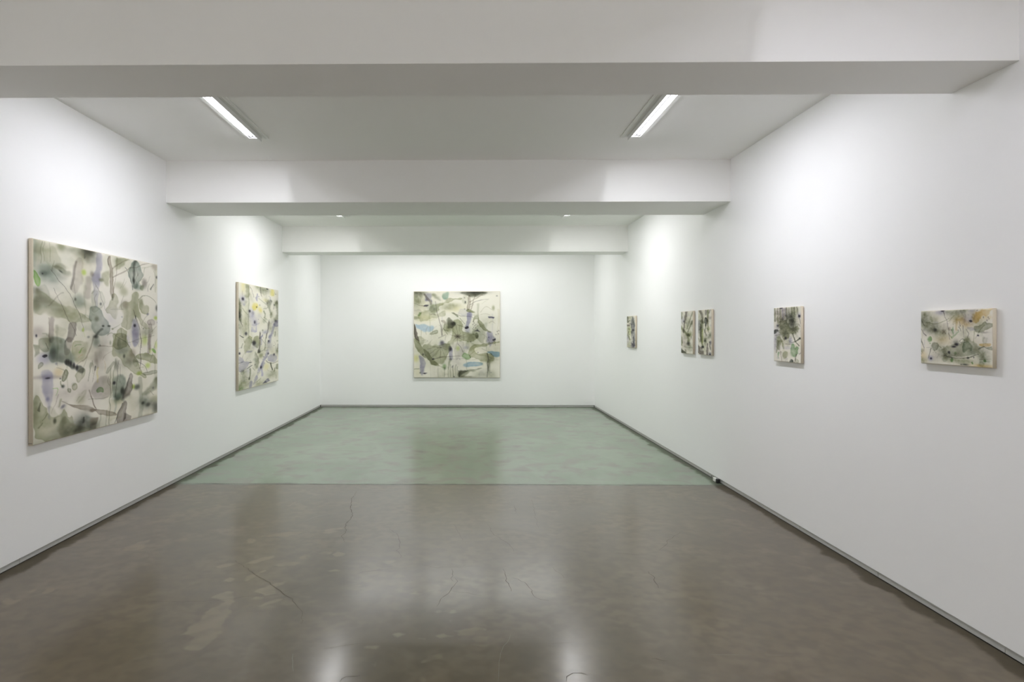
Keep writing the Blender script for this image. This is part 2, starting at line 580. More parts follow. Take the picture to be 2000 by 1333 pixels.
def tube_mesh(r, ln):
    bm = bmesh.new()
    bmesh.ops.create_cone(bm, cap_ends=True, segments=14, radius1=r, radius2=r, depth=ln)
    bmesh.ops.rotate(bm, verts=bm.verts[:], cent=(0, 0, 0), matrix=__import__('mathutils').Matrix.Rotation(math.pi / 2, 3, 'X'))
    return bm_mesh('lamp_tube', bm, True)


def light(label, loc, rotz, ln, warm, power, lip=0.036):
    """light running along local y, opening in local x from 0 (inner side) to IN (outer side)"""
    t = thing('recessed_light', label, 'light', loc, rotz, 'recessed ceiling lights')
    d = 0.075
    w = 0.004
    g = 0.0008
    bm = bmesh.new()
    add_box(bm, (g, g, d), (IN - g, ln - g, d + w))
    add_box(bm, (g, g, -lip), (w, ln - g, d))
    add_box(bm, (IN - w, g, 0.0), (IN - g, ln - g, d))
    add_box(bm, (w, g, 0.0), (IN - w, w, d))
    add_box(bm, (w, ln - w, 0.0), (IN - w, ln - g, d))
    obj('housing', bm_mesh('housing', bm), M_HOUSE, t)
    # trim flange round the opening, flush under the ceiling, with a thin raised lip on the inner side
    bm = bmesh.new()
    zt, zb = -0.0005, -0.005
    add_box(bm, (-0.050, -0.012, zb), (-0.001, ln + 0.012, zt))
    add_box(bm, (-0.054, -0.014, zb - 0.003), (-0.050, ln + 0.014, zt))
    add_box(bm, (-0.030, -0.012, zb - 0.003), (-0.027, ln + 0.012, zb))
    add_box(bm, (IN + 0.001, -0.012, zb), (IN + 0.032, ln + 0.012, zt))
    add_box(bm, (-0.001, -0.012, zb), (IN + 0.001, -0.001, zt))
    add_box(bm, (-0.001, ln + 0.001, zb), (IN + 0.001, ln + 0.012, zt))
    obj('trim_frame', bm_mesh('trim_frame', bm), M_TRIM, t)
    # darker satin reflector lining the outer wall
    bm = bmesh.new()
    add_box(bm, (IN - w - 0.0015, w + .001, 0.001), (IN - w - 0.0003, ln - w - .001, d - 0.003))
    add_box(bm, (w + .001, w + .001, d - 0.0025), (IN - w - .001, ln - w - .001, d - 0.0005))
    obj('reflector', bm_mesh('reflector', bm), M_REFL, t)
    me = tube_mesh(0.008, ln - 0.05)
    cap = tube_mesh(0.009, 0.022)
    for x, z in ((0.0130, 0.007), (0.050, 0.007), (0.081, 0.007)):
        lt = obj('lamp_tube', me.copy(), em('tube', warm, 1.0), t, (x, ln / 2, z))
        for e in (-1, 1):
            obj('end_cap', cap, M_CAP, lt, (0, e * (ln / 2 - 0.018), 0))
    # the light the tubes give: one narrow emitter under each
    for x, wd, share in ((0.0098, 0.009, 1.2), (0.050, 0.014, 0.42), (0.081, 0.014, 0.42)):
        ld = bpy.data.lights.new('tube_light', 'AREA')
        ld.shape = 'RECTANGLE'
        ld.size = wd
        ld.size_y = ln - 0.05
        ld.energy = 5.0 * power * share * ln / 1.27
        ld.color = (LAMP_COOL, LAMP_WARM, LAMP_NEAR, LAMP_FRONT)[warm]
        lo = bpy.data.objects.new('tube_light', ld)
        C.objects.link(lo)
        lo.parent = t
        lo.location = (x, ln / 2, -0.0025)
    return t


for xi, s, y0, ln, warm, power, label in SIDE_LIGHTS:
    if s > 0:
        light(label, (xi, y0, ZC), 0.0, ln, warm, power)
    else:
        light(label, (xi, y0 + ln, ZC), math.pi, ln, warm, power)
for x0, y0, ln, label in CROSS_LIGHTS:
    # local y runs along -x, local x points to the back wall
    light(label, (x0 + ln, y0, ZC), math.pi / 2, ln, 1, 0.48, 0.0)

# ------------------------------------------------------------------ paintings
PAINT = {
 'meadow': (242, 340, [
  ('G',(5.5,15),8.53,24.17,(.6,.63,.53),.55,0),
  ('S',((2.6,1.5),(2.6,45.3)),2.41,2.41,(.66,.73,.71),.5,.9),
  ('S',((11.8,2.2),(11.4,38.1)),.86,.86,(.6,.63,.53),.45,.8),
  ('S',((15.5,1.4),(15.2,36)),.65,.65,(.6,.63,.53),.45,.8),
  ('S',((23.8,2.5),(23.9,33.1)),.66,.66,(.6,.63,.53),.4,.8),
  ('G',(41.6,3),6.01,7.51,(.62,.65,.51),.8,0),
  ('G',(59.7,5.3),18.51,6.94,(.6,.63,.53),.6,0),
  ('G',(88,4.3),12.04,16.06,(.38,.4,.33),.85,0),
  ('G',(89.6,1.5),11.27,4.83,(.22,.26,.24),.5,0),
  ('S',((80,1.1),(80.5,16.8)),.64,.64,(.38,.4,.33),.5,.9),
  ('G',(23,11.4),13.15,8.77,(.74,.76,.64),.5,0),
  ('G',(22.6,56.6),17.5,16.04,(.52,.6,.57),.75,0),
  ('G',(17.6,47.2),10.13,8.69,(.52,.6,.57),.5,0),
  ('G',(13.5,55.7),1.15,1.01,(.1,.1,.22),.95,0),
  ('G',(14,55.6),5.76,4.03,(.52,.6,.57),.6,0),
  ('P',((26.6,39.2),(35.9,36.2),(42.6,38.8),(49.4,45.3),(59.3,43.8),(59.5,52.2),(47.9,53.1),(39.8,48.2),(31.8,42)),(.6,.63,.53),.5,1.47,0),
  ('G',(41.2,39),9,3.75,(.74,.76,.64),.5,0),
  ('P',((.4,51),(4.6,52.7),(8.2,59.3),(10.2,66.9),(8.9,75.6),(5.9,80.9),(2.5,76.3),(-.1,71)),(.62,.86,.42),.8,.28,.25),
  ('G',(1.5,56.7),3.53,7.06,(.5,.7,.42),.3,0),
  ('P',((-.2,80.9),(9.8,84.1),(22.2,93),(35.2,102.3),(47.4,109.1),(58.6,107.6),(67.2,114.1),(79,123.1),(96,130.6),(94.3,135.4),(72.9,135.8),(55.5,134.6),(39,128.9),(23.2,125.7),(16.9,122.3),(10.6,126.2),(3.3,122.2),(-.3,120.9)),(.74,.76,.64),.8,1.13,.12),
  ('G',(9.6,101.2),15.71,8.57,(.38,.4,.33),.85,.4),
  ('G',(2.2,110.2),7.06,9.88,(.6,.63,.53),.75,0),
  ('G',(28.6,108.7),19.1,8.82,(.6,.63,.53),.65,.5),
  ('G',(3.6,84.7),8.49,5.66,(.38,.4,.33),.45,0),
  ('G',(61.3,123.7),13.88,7.71,(.74,.76,.64),.7,0),
  ('P',((62.7,20.1),(79.4,18.6),(77.4,61.6),(67.5,84.6),(58.6,79.2),(60.9,54.4)),(.7,.66,.66),.4,1.55,0),
  ('S',((66,25.7),(62.8,54.1),(59.2,77.6)),2.02,1.09,(.52,.49,.48),.75,.9),
  ('G',(79.9,43.1),3.81,4.76,(.84,.96,.46),.95,0),
  ('G',(94.6,44.2),3.24,4.86,(.66,.62,.57),.7,0),
  ('S',((87.4,55.6),(87.1,87.6)),4.81,4.81,(.7,.66,.66),.5,.6),
  ('S',((26.6,45.8),(30.4,55.5),(35.6,63),(45,71.6),(54.6,84.2),(61.6,95.9),(67.2,111),(73,126.4),(78,145.2)),.37,.51,(.42,.4,.39),.8,.35),
  ('P',((75.7,146),(79.5,144.9),(80.7,149.9),(78.7,153.9),(74.9,151.5)),(.84,.96,.46),.95,.31,0),
  ('S',((78.7,153.9),(80.9,162.6)),.24,.24,(.84,.96,.46),.6,.35),
  ('S',((28.8,79.3),(36.6,94.8),(44.6,113.7),(52.7,131.6),(58.2,142.2),(65.3,159.2)),.22,.66,(.42,.4,.39),.75,.35),
  ('S',((61.3,58.9),(65.4,73.9),(65,91),(63,102)),.31,.31,(.42,.4,.39),.5,.35),
  ('G',(65.2,94.4),1.4,2.48,(.42,.4,.39),.75,0),
  ('G',(71.8,96.7),9.4,10.96,(.52,.6,.57),.6,0),
  ('G',(77.7,104.2),12.63,6.32,(.6,.63,.53),.4,0),
  ('G',(97.7,114.3),9.74,16.23,(.6,.63,.53),.5,0),
  ('P',((23.2,125),(32.6,126.2),(32.9,138),(30.5,173.3),(23.4,173.1)),(.7,.66,.66),.6,.87,0),
  ('S',((23.8,127.9),(24.3,172.1)),1.02,1.02,(.66,.62,.57),.6,.8),
  ('P',((52.7,134.6),(66.2,135.1),(65.4,145.2),(60.8,174.5),(48.1,174),(51.1,152.9)),(.52,.49,.48),.72,.76,0),
  ('S',((64.1,136),(60.8,168.3)),1.55,1.55,(.42,.4,.39),.35,.9),
  ('G',(7.3,154),8.52,8.52,(.7,.66,.66),.5,0),
  ('G',(4.6,159.9),1.13,2.12,(.1,.1,.22),.9,0),
  ('S',((14.7,154.8),(20.3,155.6),(21.6,159.2)),.86,.86,(.6,.63,.53),.6,.8),
  ('G',(21.5,167.2),8.71,8.71,(.6,.63,.53),.7,0),
  ('P',((103.7,.1),(112.7,1.3),(112.4,26.9),(109,60.5),(107.1,90.6),(105,105.6),(101.1,104.4),(99.2,76.4),(96.5,59),(92.3,52.2),(101.2,31.7)),(.69,.69,.83),.65,1.79,0),
  ('G',(104.6,50.5),8.95,10.44,(.69,.69,.83),.55,0),
  ('G',(101.4,12.4),11.89,8.92,(.86,.87,.88),.6,0),
  ('P',((112.9,41.9),(120.7,33.2),(129.2,32.7),(129.4,62.7),(121.8,65),(112.8,57)),(.74,.76,.64),.7,2.41,0),
  ('G',(112.1,52.9),4.22,3.32,(.62,.65,.51),.9,0),
  ('P',((124.9,1.9),(132.3,2.1),(134.9,26.4),(137.5,44.6),(138.2,72.6),(136.1,86.8),(131.9,89.4),(130.3,73.4),(128.8,42.7),(126.3,20.1)),(.66,.62,.57),.9,.46,.2),
  ('S',((125.7,4.9),(128.3,19.7)),.69,.69,(.42,.4,.39),.7,.35),
  ('S',((134.2,79.2),(133.5,90.4)),.93,1.4,(.38,.4,.33),.8,.7),
  ('P',((141.6,1.9),(170.3,1.3),(149.6,24.1),(141.3,30.1)),(.74,.76,.64),.75,1.88,0),
  ('G',(148.1,10.9),9.49,7.91,(.6,.63,.53),.4,0),
  ('S',((134.1,26.5),(141.4,19.9),(153.1,10.8),(168.5,1.6)),1.24,.78,(.66,.62,.57),.75,.35),
  ('S',((136.6,44),(147.7,37),(163,26.8),(173.6,19.5)),1.87,.78,(.66,.62,.57),.8,.35),
  ('S',((173.6,20.3),(195.4,11),(222.4,.4)),.98,.65,(.66,.62,.57),.8,.35),
  ('S',((144.9,1.2),(145.4,24.7),(143.5,43.8),(137.5,74.2)),.71,.95,(.66,.62,.57),.65,.35),
  ('P',((179.5,1.3),(190,1),(198.2,9.7),(203.8,18.9),(200.7,36.2),(194.9,50.3),(187.4,61.2),(180.1,61.9),(175,46.2),(168.1,37.3),(168.2,27.6),(177.1,16.4)),(.52,.6,.57),.75,1.32,.1),
  ('S',((183.6,2.2),(182.4,23.8),(182.1,45.3)),3.31,1.82,(.22,.26,.24),.75,.9),
  ('G',(182.1,45.3),2.31,5.77,(.22,.26,.24),.95,0),
  ('S',((160.6,19.9),(169.9,29),(175.9,41.1),(178.7,65.4)),.72,.96,(.22,.26,.24),.65,.35),
  ('S',((209.6,12.9),(200.7,37.9),(197.7,50)),.51,.51,(.6,.63,.53),.8,.35),
  ('S',((188,14.7),(190.5,34.2)),.75,.75,(.22,.26,.24),.5,.35),
  ('S',((195,45.3),(206.4,37.1)),.5,.5,(.6,.63,.53),.7,.35),
  ('G',(192.9,57.2),11.69,5.85,(.52,.6,.57),.7,0),
  ('G',(207.8,47.1),5.95,8.5,(.52,.49,.48),.7,0),
  ('P',((202.4,49.4),(209,53.8),(206,65.1),(196.6,62.7),(198.6,54.9)),(.62,.65,.51),.8,.68,0),
  ('S',((199.6,46.4),(202.4,51.1)),1.85,1.85,(9,9,9),.95,.35),
  ('S',((230.2,44.1),(225.2,58.5)),.79,1.57,(.22,.26,.24),.8,.35),
  ('S',((218.8,45.8),(217.2,64.9)),.43,.43,(.42,.4,.39),.6,.35),
  ('S',((222,29.9),(212,45.8)),.35,.35,(.42,.4,.39),.4,.35),
  ('S',((162.8,42.1),(152.4,64.9)),.32,.32,(.6,.63,.53),.7,.35),
  ('S',((166.2,47.3),(156.6,62)),.32,.32,(.6,.63,.53),.6,.35),
  ('S',((202.9,15.6),(232.4,4)),.85,.85,(.74,.76,.64),.5,.8),
  ('G',(234.4,5.4),7.9,7.03,(.66,.62,.57),.6,0),
  ('G',(159.1,70.6),8.01,8.01,(.74,.76,.64),.8,0),
  ('G',(149.1,58.9),9.49,6.33,(.74,.76,.64),.6,0),
  ('S',((100.8,61.4),(111.1,75.2),(112.4,87.1),(116.9,95.9),(118.3,106.4),(121.3,113.8)),.3,.52,(.42,.4,.39),.7,.35),
  ('P',((138.3,77.3),(143.9,79.1),(147.6,90.6),(148.1,101.6),(145.2,111.2),(145.9,119),(140.1,127),(135.3,124.8),(132.1,120.3),(122,118.4),(121,110.8),(126.1,99.8),(130.9,88.7)),(.74,.76,.64),.8,.31,.3),
  ('S',((132.3,108.7),(158.6,107)),.62,.62,(.6,.63,.53),.4,.9),
  ('P',((149.5,99.9),(162.3,88.7),(170.9,92.1),(178,88.3),(178.3,68.7),(191,65.8),(194.5,82.1),(195.1,105.5),(197.7,118.8),(210.7,138.7),(226.4,149),(203,145.6),(188.5,117.4),(175.6,132.6),(173.6,150.5),(158.1,145.7),(153.2,136.2),(160.1,121.7),(155.2,109.1),(149.4,106.2)),(.74,.76,.64),.75,.63,.15),
  ('G',(162.1,97.5),7.23,7.71,(.66,.62,.57),.7,0),
  ('G',(185.2,84.5),6.61,19.84,(.6,.63,.53),.35,0),
  ('S',((194.4,84.6),(202,78.2),(211.6,75.1),(221.4,76.5),(229.3,80.2),(235.7,88.5)),.75,.42,(.6,.63,.53),.95,.35),
  ('P',((196.7,83.6),(203.8,83.1),(206.6,93),(209.8,97.9),(217.2,95.8),(221.8,100.7),(220.9,109.3),(215.9,118.5),(209.1,117.5),(201.6,110.2),(195.7,100.4)),(.74,.76,.64),.95,.34,.35),
  ('G',(200.3,91.8),4.04,10.1,(.6,.63,.53),.4,0),
  ('S',((134.2,148.5),(141.5,142.6),(155.7,134.6)),1.08,.39,(.6,.63,.53),.6,.35),
  ('G',(135,148.1),1.86,1.55,(.62,.65,.51),.8,0),
  ('P',((87.3,118.3),(90.3,106.5),(103.3,101.3),(113.7,111.2),(118.1,123.1),(121.8,132.1),(127.5,136.6),(129.6,150.4),(123.8,160.3),(113,163.1),(101.2,157.7),(92.7,144.4)),(.52,.6,.57),.75,1.16,.15),
  ('G',(103.7,128.7),3.57,4.46,(.6,.63,.53),.8,0),
  ('P',((177.5,127.6),(186.5,127.4),(193.7,142.3),(193.2,173.9),(187.5,187),(180.3,186.6),(177,166.9),(179.1,144)),(.69,.69,.83),.75,2.29,0),
  ('G',(184.4,150.6),7.42,16.49,(.69,.69,.83),.5,0),
  ('G',(184.2,140.7),2.64,2.97,(.1,.1,.22),1,0),
  ('S',((182.2,107.8),(186.2,122.5),(193.7,142.3),(198.9,167.4),(200.5,189.8)),.49,.74,(.42,.4,.39),.85,.35),
  ('G',(186.2,122.5),1.16,3.64,(.22,.26,.24),.8,0),
  ('G',(237.3,122.6),4.57,3.87,(.84,.96,.46),.95,0),
  ('G',(240.9,100),3.88,6.18,(.22,.26,.24),.7,0),
  ('P',((215.2,128.4),(228.7,122.9),(236.1,129.7),(232.5,140.2),(215.6,138.7)),(.7,.66,.66),.8,.86,.2),
  ('S',((222.1,140.3),(221.8,190.9)),4.49,4.49,(.7,.66,.66),.6,.5),
  ('G',(216.4,154.1),12.85,8.57,(.6,.63,.53),.75,0),
  ('S',((168,177.2),(185.9,173.7),(200.8,167.4),(232.2,162.1)),.57,.81,(.6,.63,.53),.65,.35),
  ('S',((238.6,141.9),(224.3,154.1)),.53,.53,(.6,.63,.53),.7,.35),
  ('G',(210.3,172.8),5.1,8.5,(.84,.96,.46),.35,0),
  ('S',((112,149.1),(105.6,156.3),(100.9,163.6)),2.1,1.5,(.22,.26,.24),.7,.6),
  ('G',(101.9,162.9),4.15,3.26,(.22,.26,.24),.8,0),
  ('G',(116,142.5),2.12,1.66,(.22,.26,.24),.95,0),
  ('G',(127.9,142.4),2.76,1.54,(.22,.26,.24),.95,0),
  ('G',(102.5,172.6),5.93,8.9,(.52,.6,.57),.7,0),
  ('S',((123.8,162.3),(126.2,158.8),(133.3,157),(142.9,160.6),(152.8,169.5),(162.9,174.9),(171.4,186.2)),.61,.76,(.6,.63,.53),.95,.35),
  ('P',((146.4,146.5),(163.2,148.9),(165.8,163.4),(161.2,174.5),(166.2,189.2),(135.3,187.6),(138,167.5),(143.8,155.1)),(.74,.76,.64),.9,.47,.25),
  ('S',((153.9,148.9),(156.2,164.8)),1.75,1.75,(.6,.63,.53),.55,.9),
  ('S',((148.6,170.9),(147.6,181.9)),1.42,1.42,(.6,.63,.53),.5,.9),
  ('G',(130.7,175.8),1.85,3.7,(.6,.63,.53),.6,0),
  ('S',((106.8,180.9),(120.5,182.3),(137.8,181.5)),1.04,.37,(.66,.62,.57),.7,.35),
  ('P',((1,174.5),(7.3,176.3),(7.5,188.2),(.8,194.4)),(.6,.63,.53),.75,1.18,0),
  ('P',((8.8,162.9),(24.6,163.3),(24.1,180),(20.3,185.9),(12.4,185.5),(8.3,179.3)),(.6,.63,.53),.65,.89,.15),
  ('S',((17.8,173.7),(21,182.2)),.45,.45,(.38,.4,.33),.8,.35),
  ('G',(16.9,198.5),9.79,9.04,(.78,.78,.93),.8,0),
  ('P',((10.8,193.1),(15.6,190.9),(19.2,192.7),(18.9,195.7),(14.3,196.7)),(.1,.1,.22),1,.45,0),
  ('P',((7.4,207.5),(10.9,204.1),(14.6,205.9),(13.9,211.1),(10.8,214.1),(7,214.1)),(.6,.63,.53),.85,.3,.35),
  ('P',((24.6,163.3),(46.9,163.8),(51.1,179.8),(58.4,192.9),(64.2,211.1),(52.3,210),(37.9,208),(25.5,206.1),(22.7,190.6),(25.8,175.5)),(.52,.6,.57),.62,1.83,.08),
  ('G',(31.2,186.6),10.78,12.32,(.52,.6,.57),.7,0),
  ('G',(29.5,190.3),4.61,10.75,(.22,.26,.24),.4,0),
  ('G',(40.1,200.3),9.36,7.8,(.22,.26,.24),.35,0),
  ('G',(41.1,169.9),2.5,3.44,(.6,.63,.53),.5,0),
  ('P',((49.1,160.7),(62.9,164.2),(58.9,173.7),(57.2,192.9),(46.6,195.3),(45.3,179.5)),(.52,.49,.48),.45,.95,0),
  ('P',((47.2,204.8),(55.3,203.9),(64.1,214.4),(73.4,216.9),(80.7,222.6),(77.9,230),(68.6,226.2),(55.1,218.3),(47.1,212.7)),(.22,.26,.24),.7,1.58,0),
  ('G',(50.1,207.5),1.74,4.12,(.1,.1,.22),.85,0),
  ('G',(53.7,208.3),1.75,4.14,(.1,.1,.22),.85,0),
  ('G',(57.4,210.5),1.76,4.16,(.1,.1,.22),.85,0),
  ('G',(62.6,214.2),1.77,4.19,(.1,.1,.22),.85,0),
  ('G',(67.9,218.8),1.79,4.22,(.1,.1,.22),.85,0),
  ('G',(58.3,201),6.41,9.62,(.52,.6,.57),.5,0),
  ('P',((46.3,218.2),(55.4,223.1),(53.5,232.4),(47.6,241.5),(43,240.9),(44.8,229.8)),(.6,.63,.53),.9,.31,.3),
  ('S',((41.5,240.4),(40.1,245.6),(43.1,251.2)),1.25,1.41,(.62,.65,.51),.9,.35),
  ('G',(44.6,249.7),2.51,2.67,(.22,.26,.24),.75,0),
  ('G',(40.4,235.5),1.25,1.25,(.22,.26,.24),.7,0),
  ('P',((57.1,173.6),(70.8,166.8),(85,170.5),(86.7,191.4),(84.6,203),(70.3,213),(64.2,207.9),(61.1,188.3)),(.74,.76,.64),.8,.32,.3),
  ('S',((63.8,180.4),(67.6,177.3),(75.4,177.3)),.73,.73,(.5,.7,.42),.9,.35),
  ('S',((72.4,192.5),(76.8,184.3)),1.47,.65,(.62,.86,.42),.95,.35),
  ('S',((76.8,184.3),(80.8,183.1)),.49,.49,(.5,.7,.42),.7,.35),
  ('S',((70.1,200.6),(77.5,196.2)),.49,.49,(.95,.72,.6),.7,.35),
  ('S',((68.7,213.2),(83,203.7),(91.3,186.7),(97.3,165)),.57,1.63,(.66,.62,.57),.75,.35),
  ('P',((12.8,218.4),(28.4,220.1),(28.9,249.4),(25.5,279.4),(24.8,301.4),(21.9,301.7),(19.7,278.2),(15.4,256.3),(13,235)),(.69,.69,.83),.62,1.8,0),
  ('G',(20.6,229.9),9.84,6.06,(.69,.69,.83),.55,0),
  ('G',(21.2,232.3),3.33,1.36,(.1,.1,.22),.85,0),
  ('S',((1.1,228.9),(44.8,231.4)),3.23,3.23,(.7,.66,.66),.55,.9),
  ('G',(21.1,267.9),2.57,3.48,(.69,.69,.83),.8,0),
  ('G',(19,253.9),3.77,18.11,(.69,.69,.83),.3,0),
  ('G',(37.7,224.3),6.99,7.77,(.93,.82,.56),.5,0),
  ('P',((58,250.6),(63.8,244.7),(69.4,249.1),(68.6,257.1),(62.9,261.5),(58.4,257.9)),(.74,.76,.64),.9,.32,.5),
  ('G',(62.3,248.8),3.22,2.9,(.6,.63,.53),.4,0),
  ('P',((50,254.5),(56.2,254.8),(57,261.7),(53.9,264.4),(50.6,259)),(.6,.63,.53),.7,.32,.3),
  ('S',((28.5,250.1),(37.7,251.7),(32.5,263)),.69,.54,(.62,.86,.42),.8,.35),
  ('S',((36.2,262.9),(26.7,294.9)),1.16,.46,(.66,.62,.57),.5,.35),
  ('G',(48.8,265.1),20.51,9.47,(.7,.66,.66),.35,0),
  ('G',(85.5,264.7),19.96,21.62,(.7,.66,.66),.42,0),
  ('P',((0,256.4),(10.4,264.7),(18.1,274.9),(25.9,299.6),(39.8,299.7),(44.2,289.4),(47.8,287.8),(50.6,297.1),(54.2,305.8),(57.5,298.6),(61.7,305.9),(64.5,326),(103,340.9),(102.9,349.4),(-.8,343.7)),(.74,.76,.64),.85,.59,.1),
  ('G',(3.1,288.2),5.89,32.37,(.6,.63,.53),.6,0),
  ('G',(51,330.5),17.39,11.06,(.38,.4,.33),.6,0),
  ('G',(18.8,341.5),25.6,9.03,(.6,.63,.53),.5,0),
  ('G',(45.4,308.5),4.71,15.69,(.6,.63,.53),.6,0),
  ('P',((34,318.2),(47,297.9),(54.1,310.6),(63,319.1),(68.9,340.1),(39.4,341.4)),(.6,.63,.53),.5,1.23,0),
  ('S',((12.5,272.8),(11.5,278.1),(7.6,284.4)),.9,1.34,(.38,.4,.33),.75,.35),
  ('S',((19,292.9),(13,300.9)),1.21,.75,(.6,.63,.53),.8,.35),
  ('S',((13.5,304.7),(8,312.7)),.75,1.94,(.6,.63,.53),.75,.35),
  ('G',(31.7,307.6),2.15,4.15,(.38,.4,.33),.9,0),
  ('G',(76.9,320.9),12.31,14.77,(.22,.26,.24),.7,0),
  ('G',(69,332),14.6,8.11,(.38,.4,.33),.55,0),
  ('S',((79.9,312.6),(78.5,321.3)),1.24,1.24,(.22,.26,.24),.85,.8),
  ('P',((83.4,310.9),(90.7,314.2),(90.4,334.3),(84.8,331.2)),(.52,.6,.57),.5,1.33,0),
  ('P',((89.5,315.6),(104,317.3),(103.7,342),(91.3,334.5)),(.66,.62,.57),.8,.67,0),
  ('P',((40.8,271.2),(45.8,274),(66.5,284),(104.2,299.9),(104,311.8),(81.9,302.6),(63.3,292.1),(44.3,276.2)),(.66,.62,.57),.85,.47,.2),
  ('S',((41.8,271.7),(38.3,283.8)),2.34,1.09,(.74,.76,.64),.95,.6),
  ('S',((30,301),(42.6,300.8)),.46,.46,(.6,.63,.53),.5,.35),
  ('S',((89.6,263.7),(101.6,300.5)),1.17,1.17,(.66,.62,.57),.85,.35),
  ('G',(74.2,279.3),7.36,9,(.74,.76,.64),.6,0),
  ('S',((68.5,279),(71.2,273.8),(74.6,271.5)),.57,.57,(.6,.63,.53),.75,.35),
  ('S',((77.5,266.7),(84,261.1),(82.2,270.8),(72.6,282.3)),1.64,1.64,(.74,.76,.64),.5,.7),
  ('S',((93,212.9),(85.7,247.2)),1.68,.5,(.6,.63,.53),.75,.35),
  ('S',((95.2,208),(96,232.6)),.59,.59,(.6,.63,.53),.6,.35),
  ('S',((100.8,225.5),(94.2,250.1)),1.02,.68,(.66,.62,.57),.7,.35),
  ('S',((99.7,219.4),(100.1,226.6)),1.27,1.27,(.22,.26,.24),.8,.35),
  ('P',((65.5,226.6),(82.8,219.4),(79.8,235.7),(73,247.5),(66.6,242.2)),(.74,.76,.64),.8,.32,.25),
  ('P',((94.4,246),(130.9,241.2),(132.1,281.8),(117.3,282.4),(94,280.1)),(.7,.66,.66),.55,2.15,0),
  ('S',((88,280.2),(97,280.6),(112.6,282.5),(127.9,282)),.76,.46,(.6,.63,.53),.7,.35),
  ('G',(108.7,207.1),10.98,20.39,(.7,.66,.66),.5,0),
  ('S',((101.1,194),(103.9,220.7)),2.33,2.33,(.66,.62,.57),.5,.9),
  ('P',((103.7,265.1),(108.1,259.6),(115.2,261.8),(115.9,272.9),(110.2,268.9),(105.1,271.2)),(.5,.7,.42),.85,.31,.25),
  ('S',((105.4,222.5),(104.8,250.5)),1.4,1.4,(1,.97,.62),.8,.8),
  ('S',((118.2,212.6),(120.5,224),(121.1,233.6)),.4,.4,(.93,.82,.56),.7,.35),
  ('S',((133.2,192),(123.2,198.6),(115.8,210.8)),.41,.41,(.66,.62,.57),.7,.35),
  ('P',((90.8,297.9),(121.9,308.8),(147.8,318.4),(143.4,328.1),(116.9,317.2),(90.7,305.9)),(.66,.62,.57),.85,.46,.2),
  ('S',((94.1,275.2),(102.9,304.7)),1.15,1.15,(.66,.62,.57),.8,.35),
  ('P',((135.3,155.5),(165.9,155.8),(164.8,174.4),(177.4,197.1),(187.6,208.2),(198,237.1),(213.2,254.3),(203.7,254.8),(178.7,241.9),(155.2,222.5),(148.4,205.3),(132.2,202.8),(135.1,175)),(.74,.76,.64),.8,.49,.25),
  ('G',(166,218.4),14.36,10.14,(.38,.4,.33),.6,0),
  ('G',(159.9,204.5),2.35,3.69,(.22,.26,.24),.7,0),
  ('G',(179.2,200.7),6.87,8.59,(.66,.62,.57),.6,0),
  ('G',(148.7,177.2),3.31,9.93,(.6,.63,.53),.6,0),
  ('G',(153.8,194),9.99,8.32,(.52,.6,.57),.4,0),
  ('P',((173.1,235.8),(183.7,245.9),(176.7,275.9),(171,290.3),(156.6,294.8),(159.7,285),(167.3,260.9)),(.52,.49,.48),.9,.51,.1),
  ('S',((171.5,251.2),(163.5,273.8),(157,293.7)),1.7,3.23,(.22,.26,.24),.6,.9),
  ('P',((156.3,300.2),(169,298.8),(163.8,324.4),(159.4,342.2),(137.8,340.2),(147,319)),(.52,.49,.48),.9,.5,.1),
  ('S',((155.1,302.5),(146.9,322.3),(139,339.8)),1.16,.83,(.22,.26,.24),.75,.35),
  ('P',((160.1,324.5),(176,334),(174.6,341.3),(157.3,340)),(.52,.49,.48),.8,.67,0),
  ('S',((150.4,321.5),(159.5,303.4)),.83,.83,(.9,.88,.86),.2,.35),
  ('P',((142.8,237.7),(163.9,243.5),(165.8,265.7),(156.2,286),(143.8,294),(135.1,282.3),(135.4,261.2)),(.52,.6,.57),.72,2.62,0),
  ('G',(155.9,276),3.66,7,(.22,.26,.24),1,0),
  ('G',(145.6,287.5),8.22,6.9,(.52,.6,.57),.8,0),
  ('G',(138.3,257.1),2.77,2.93,(.1,.1,.22),1,0),
  ('S',((132.8,226.8),(129.6,284.6),(129.4,339.4)),.81,1.29,(.6,.63,.53),.75,.35),
  ('S',((149.1,213.6),(143.5,247.7),(139.6,284.8)),.74,.74,(.42,.4,.39),.7,.35),
  ('S',((150.8,220.4),(151.4,243.7)),.66,.66,(.42,.4,.39),.55,.35),
  ('S',((141.8,209.7),(135.8,253.2),(132.1,285)),.98,.66,(.6,.63,.53),.65,.35),
  ('S',((147.8,248.2),(152.9,262.2)),.41,.41,(.42,.4,.39),.6,.35),
  ('G',(143,221.3),3.28,9.84,(.38,.4,.33),.5,0),
  ('P',((120.8,235.5),(133.7,215.6),(139.3,215.2),(132.8,226.8),(126.8,236.7)),(.6,.63,.53),.5,.64,.2),
  ('P',((186.7,206),(198.5,198.9),(216.5,201.8),(233.2,211.5),(243,220.6),(242.9,229.8),(226.7,222.3),(208.2,217.2),(190.5,212.2)),(.74,.76,.64),1,.52,.35),
  ('G',(214.4,206.5),10.75,4.48,(.6,.63,.53),.35,0),
  ('S',((196.7,156.1),(199.9,177.3),(196.5,198.3),(201.6,214.5),(196,235.1)),.79,1.05,(.42,.4,.39),.85,.35),
  ('S',((187.5,218.6),(200.1,222.8),(210.4,232.2),(216,243.5)),.69,.52,(.42,.4,.39),.75,.35),
  ('S',((188.3,232.6),(206,233.5)),.87,.87,(.74,.76,.64),.7,.35),
  ('G',(194.9,244.1),5.95,3.85,(.84,.96,.46),.9,0),
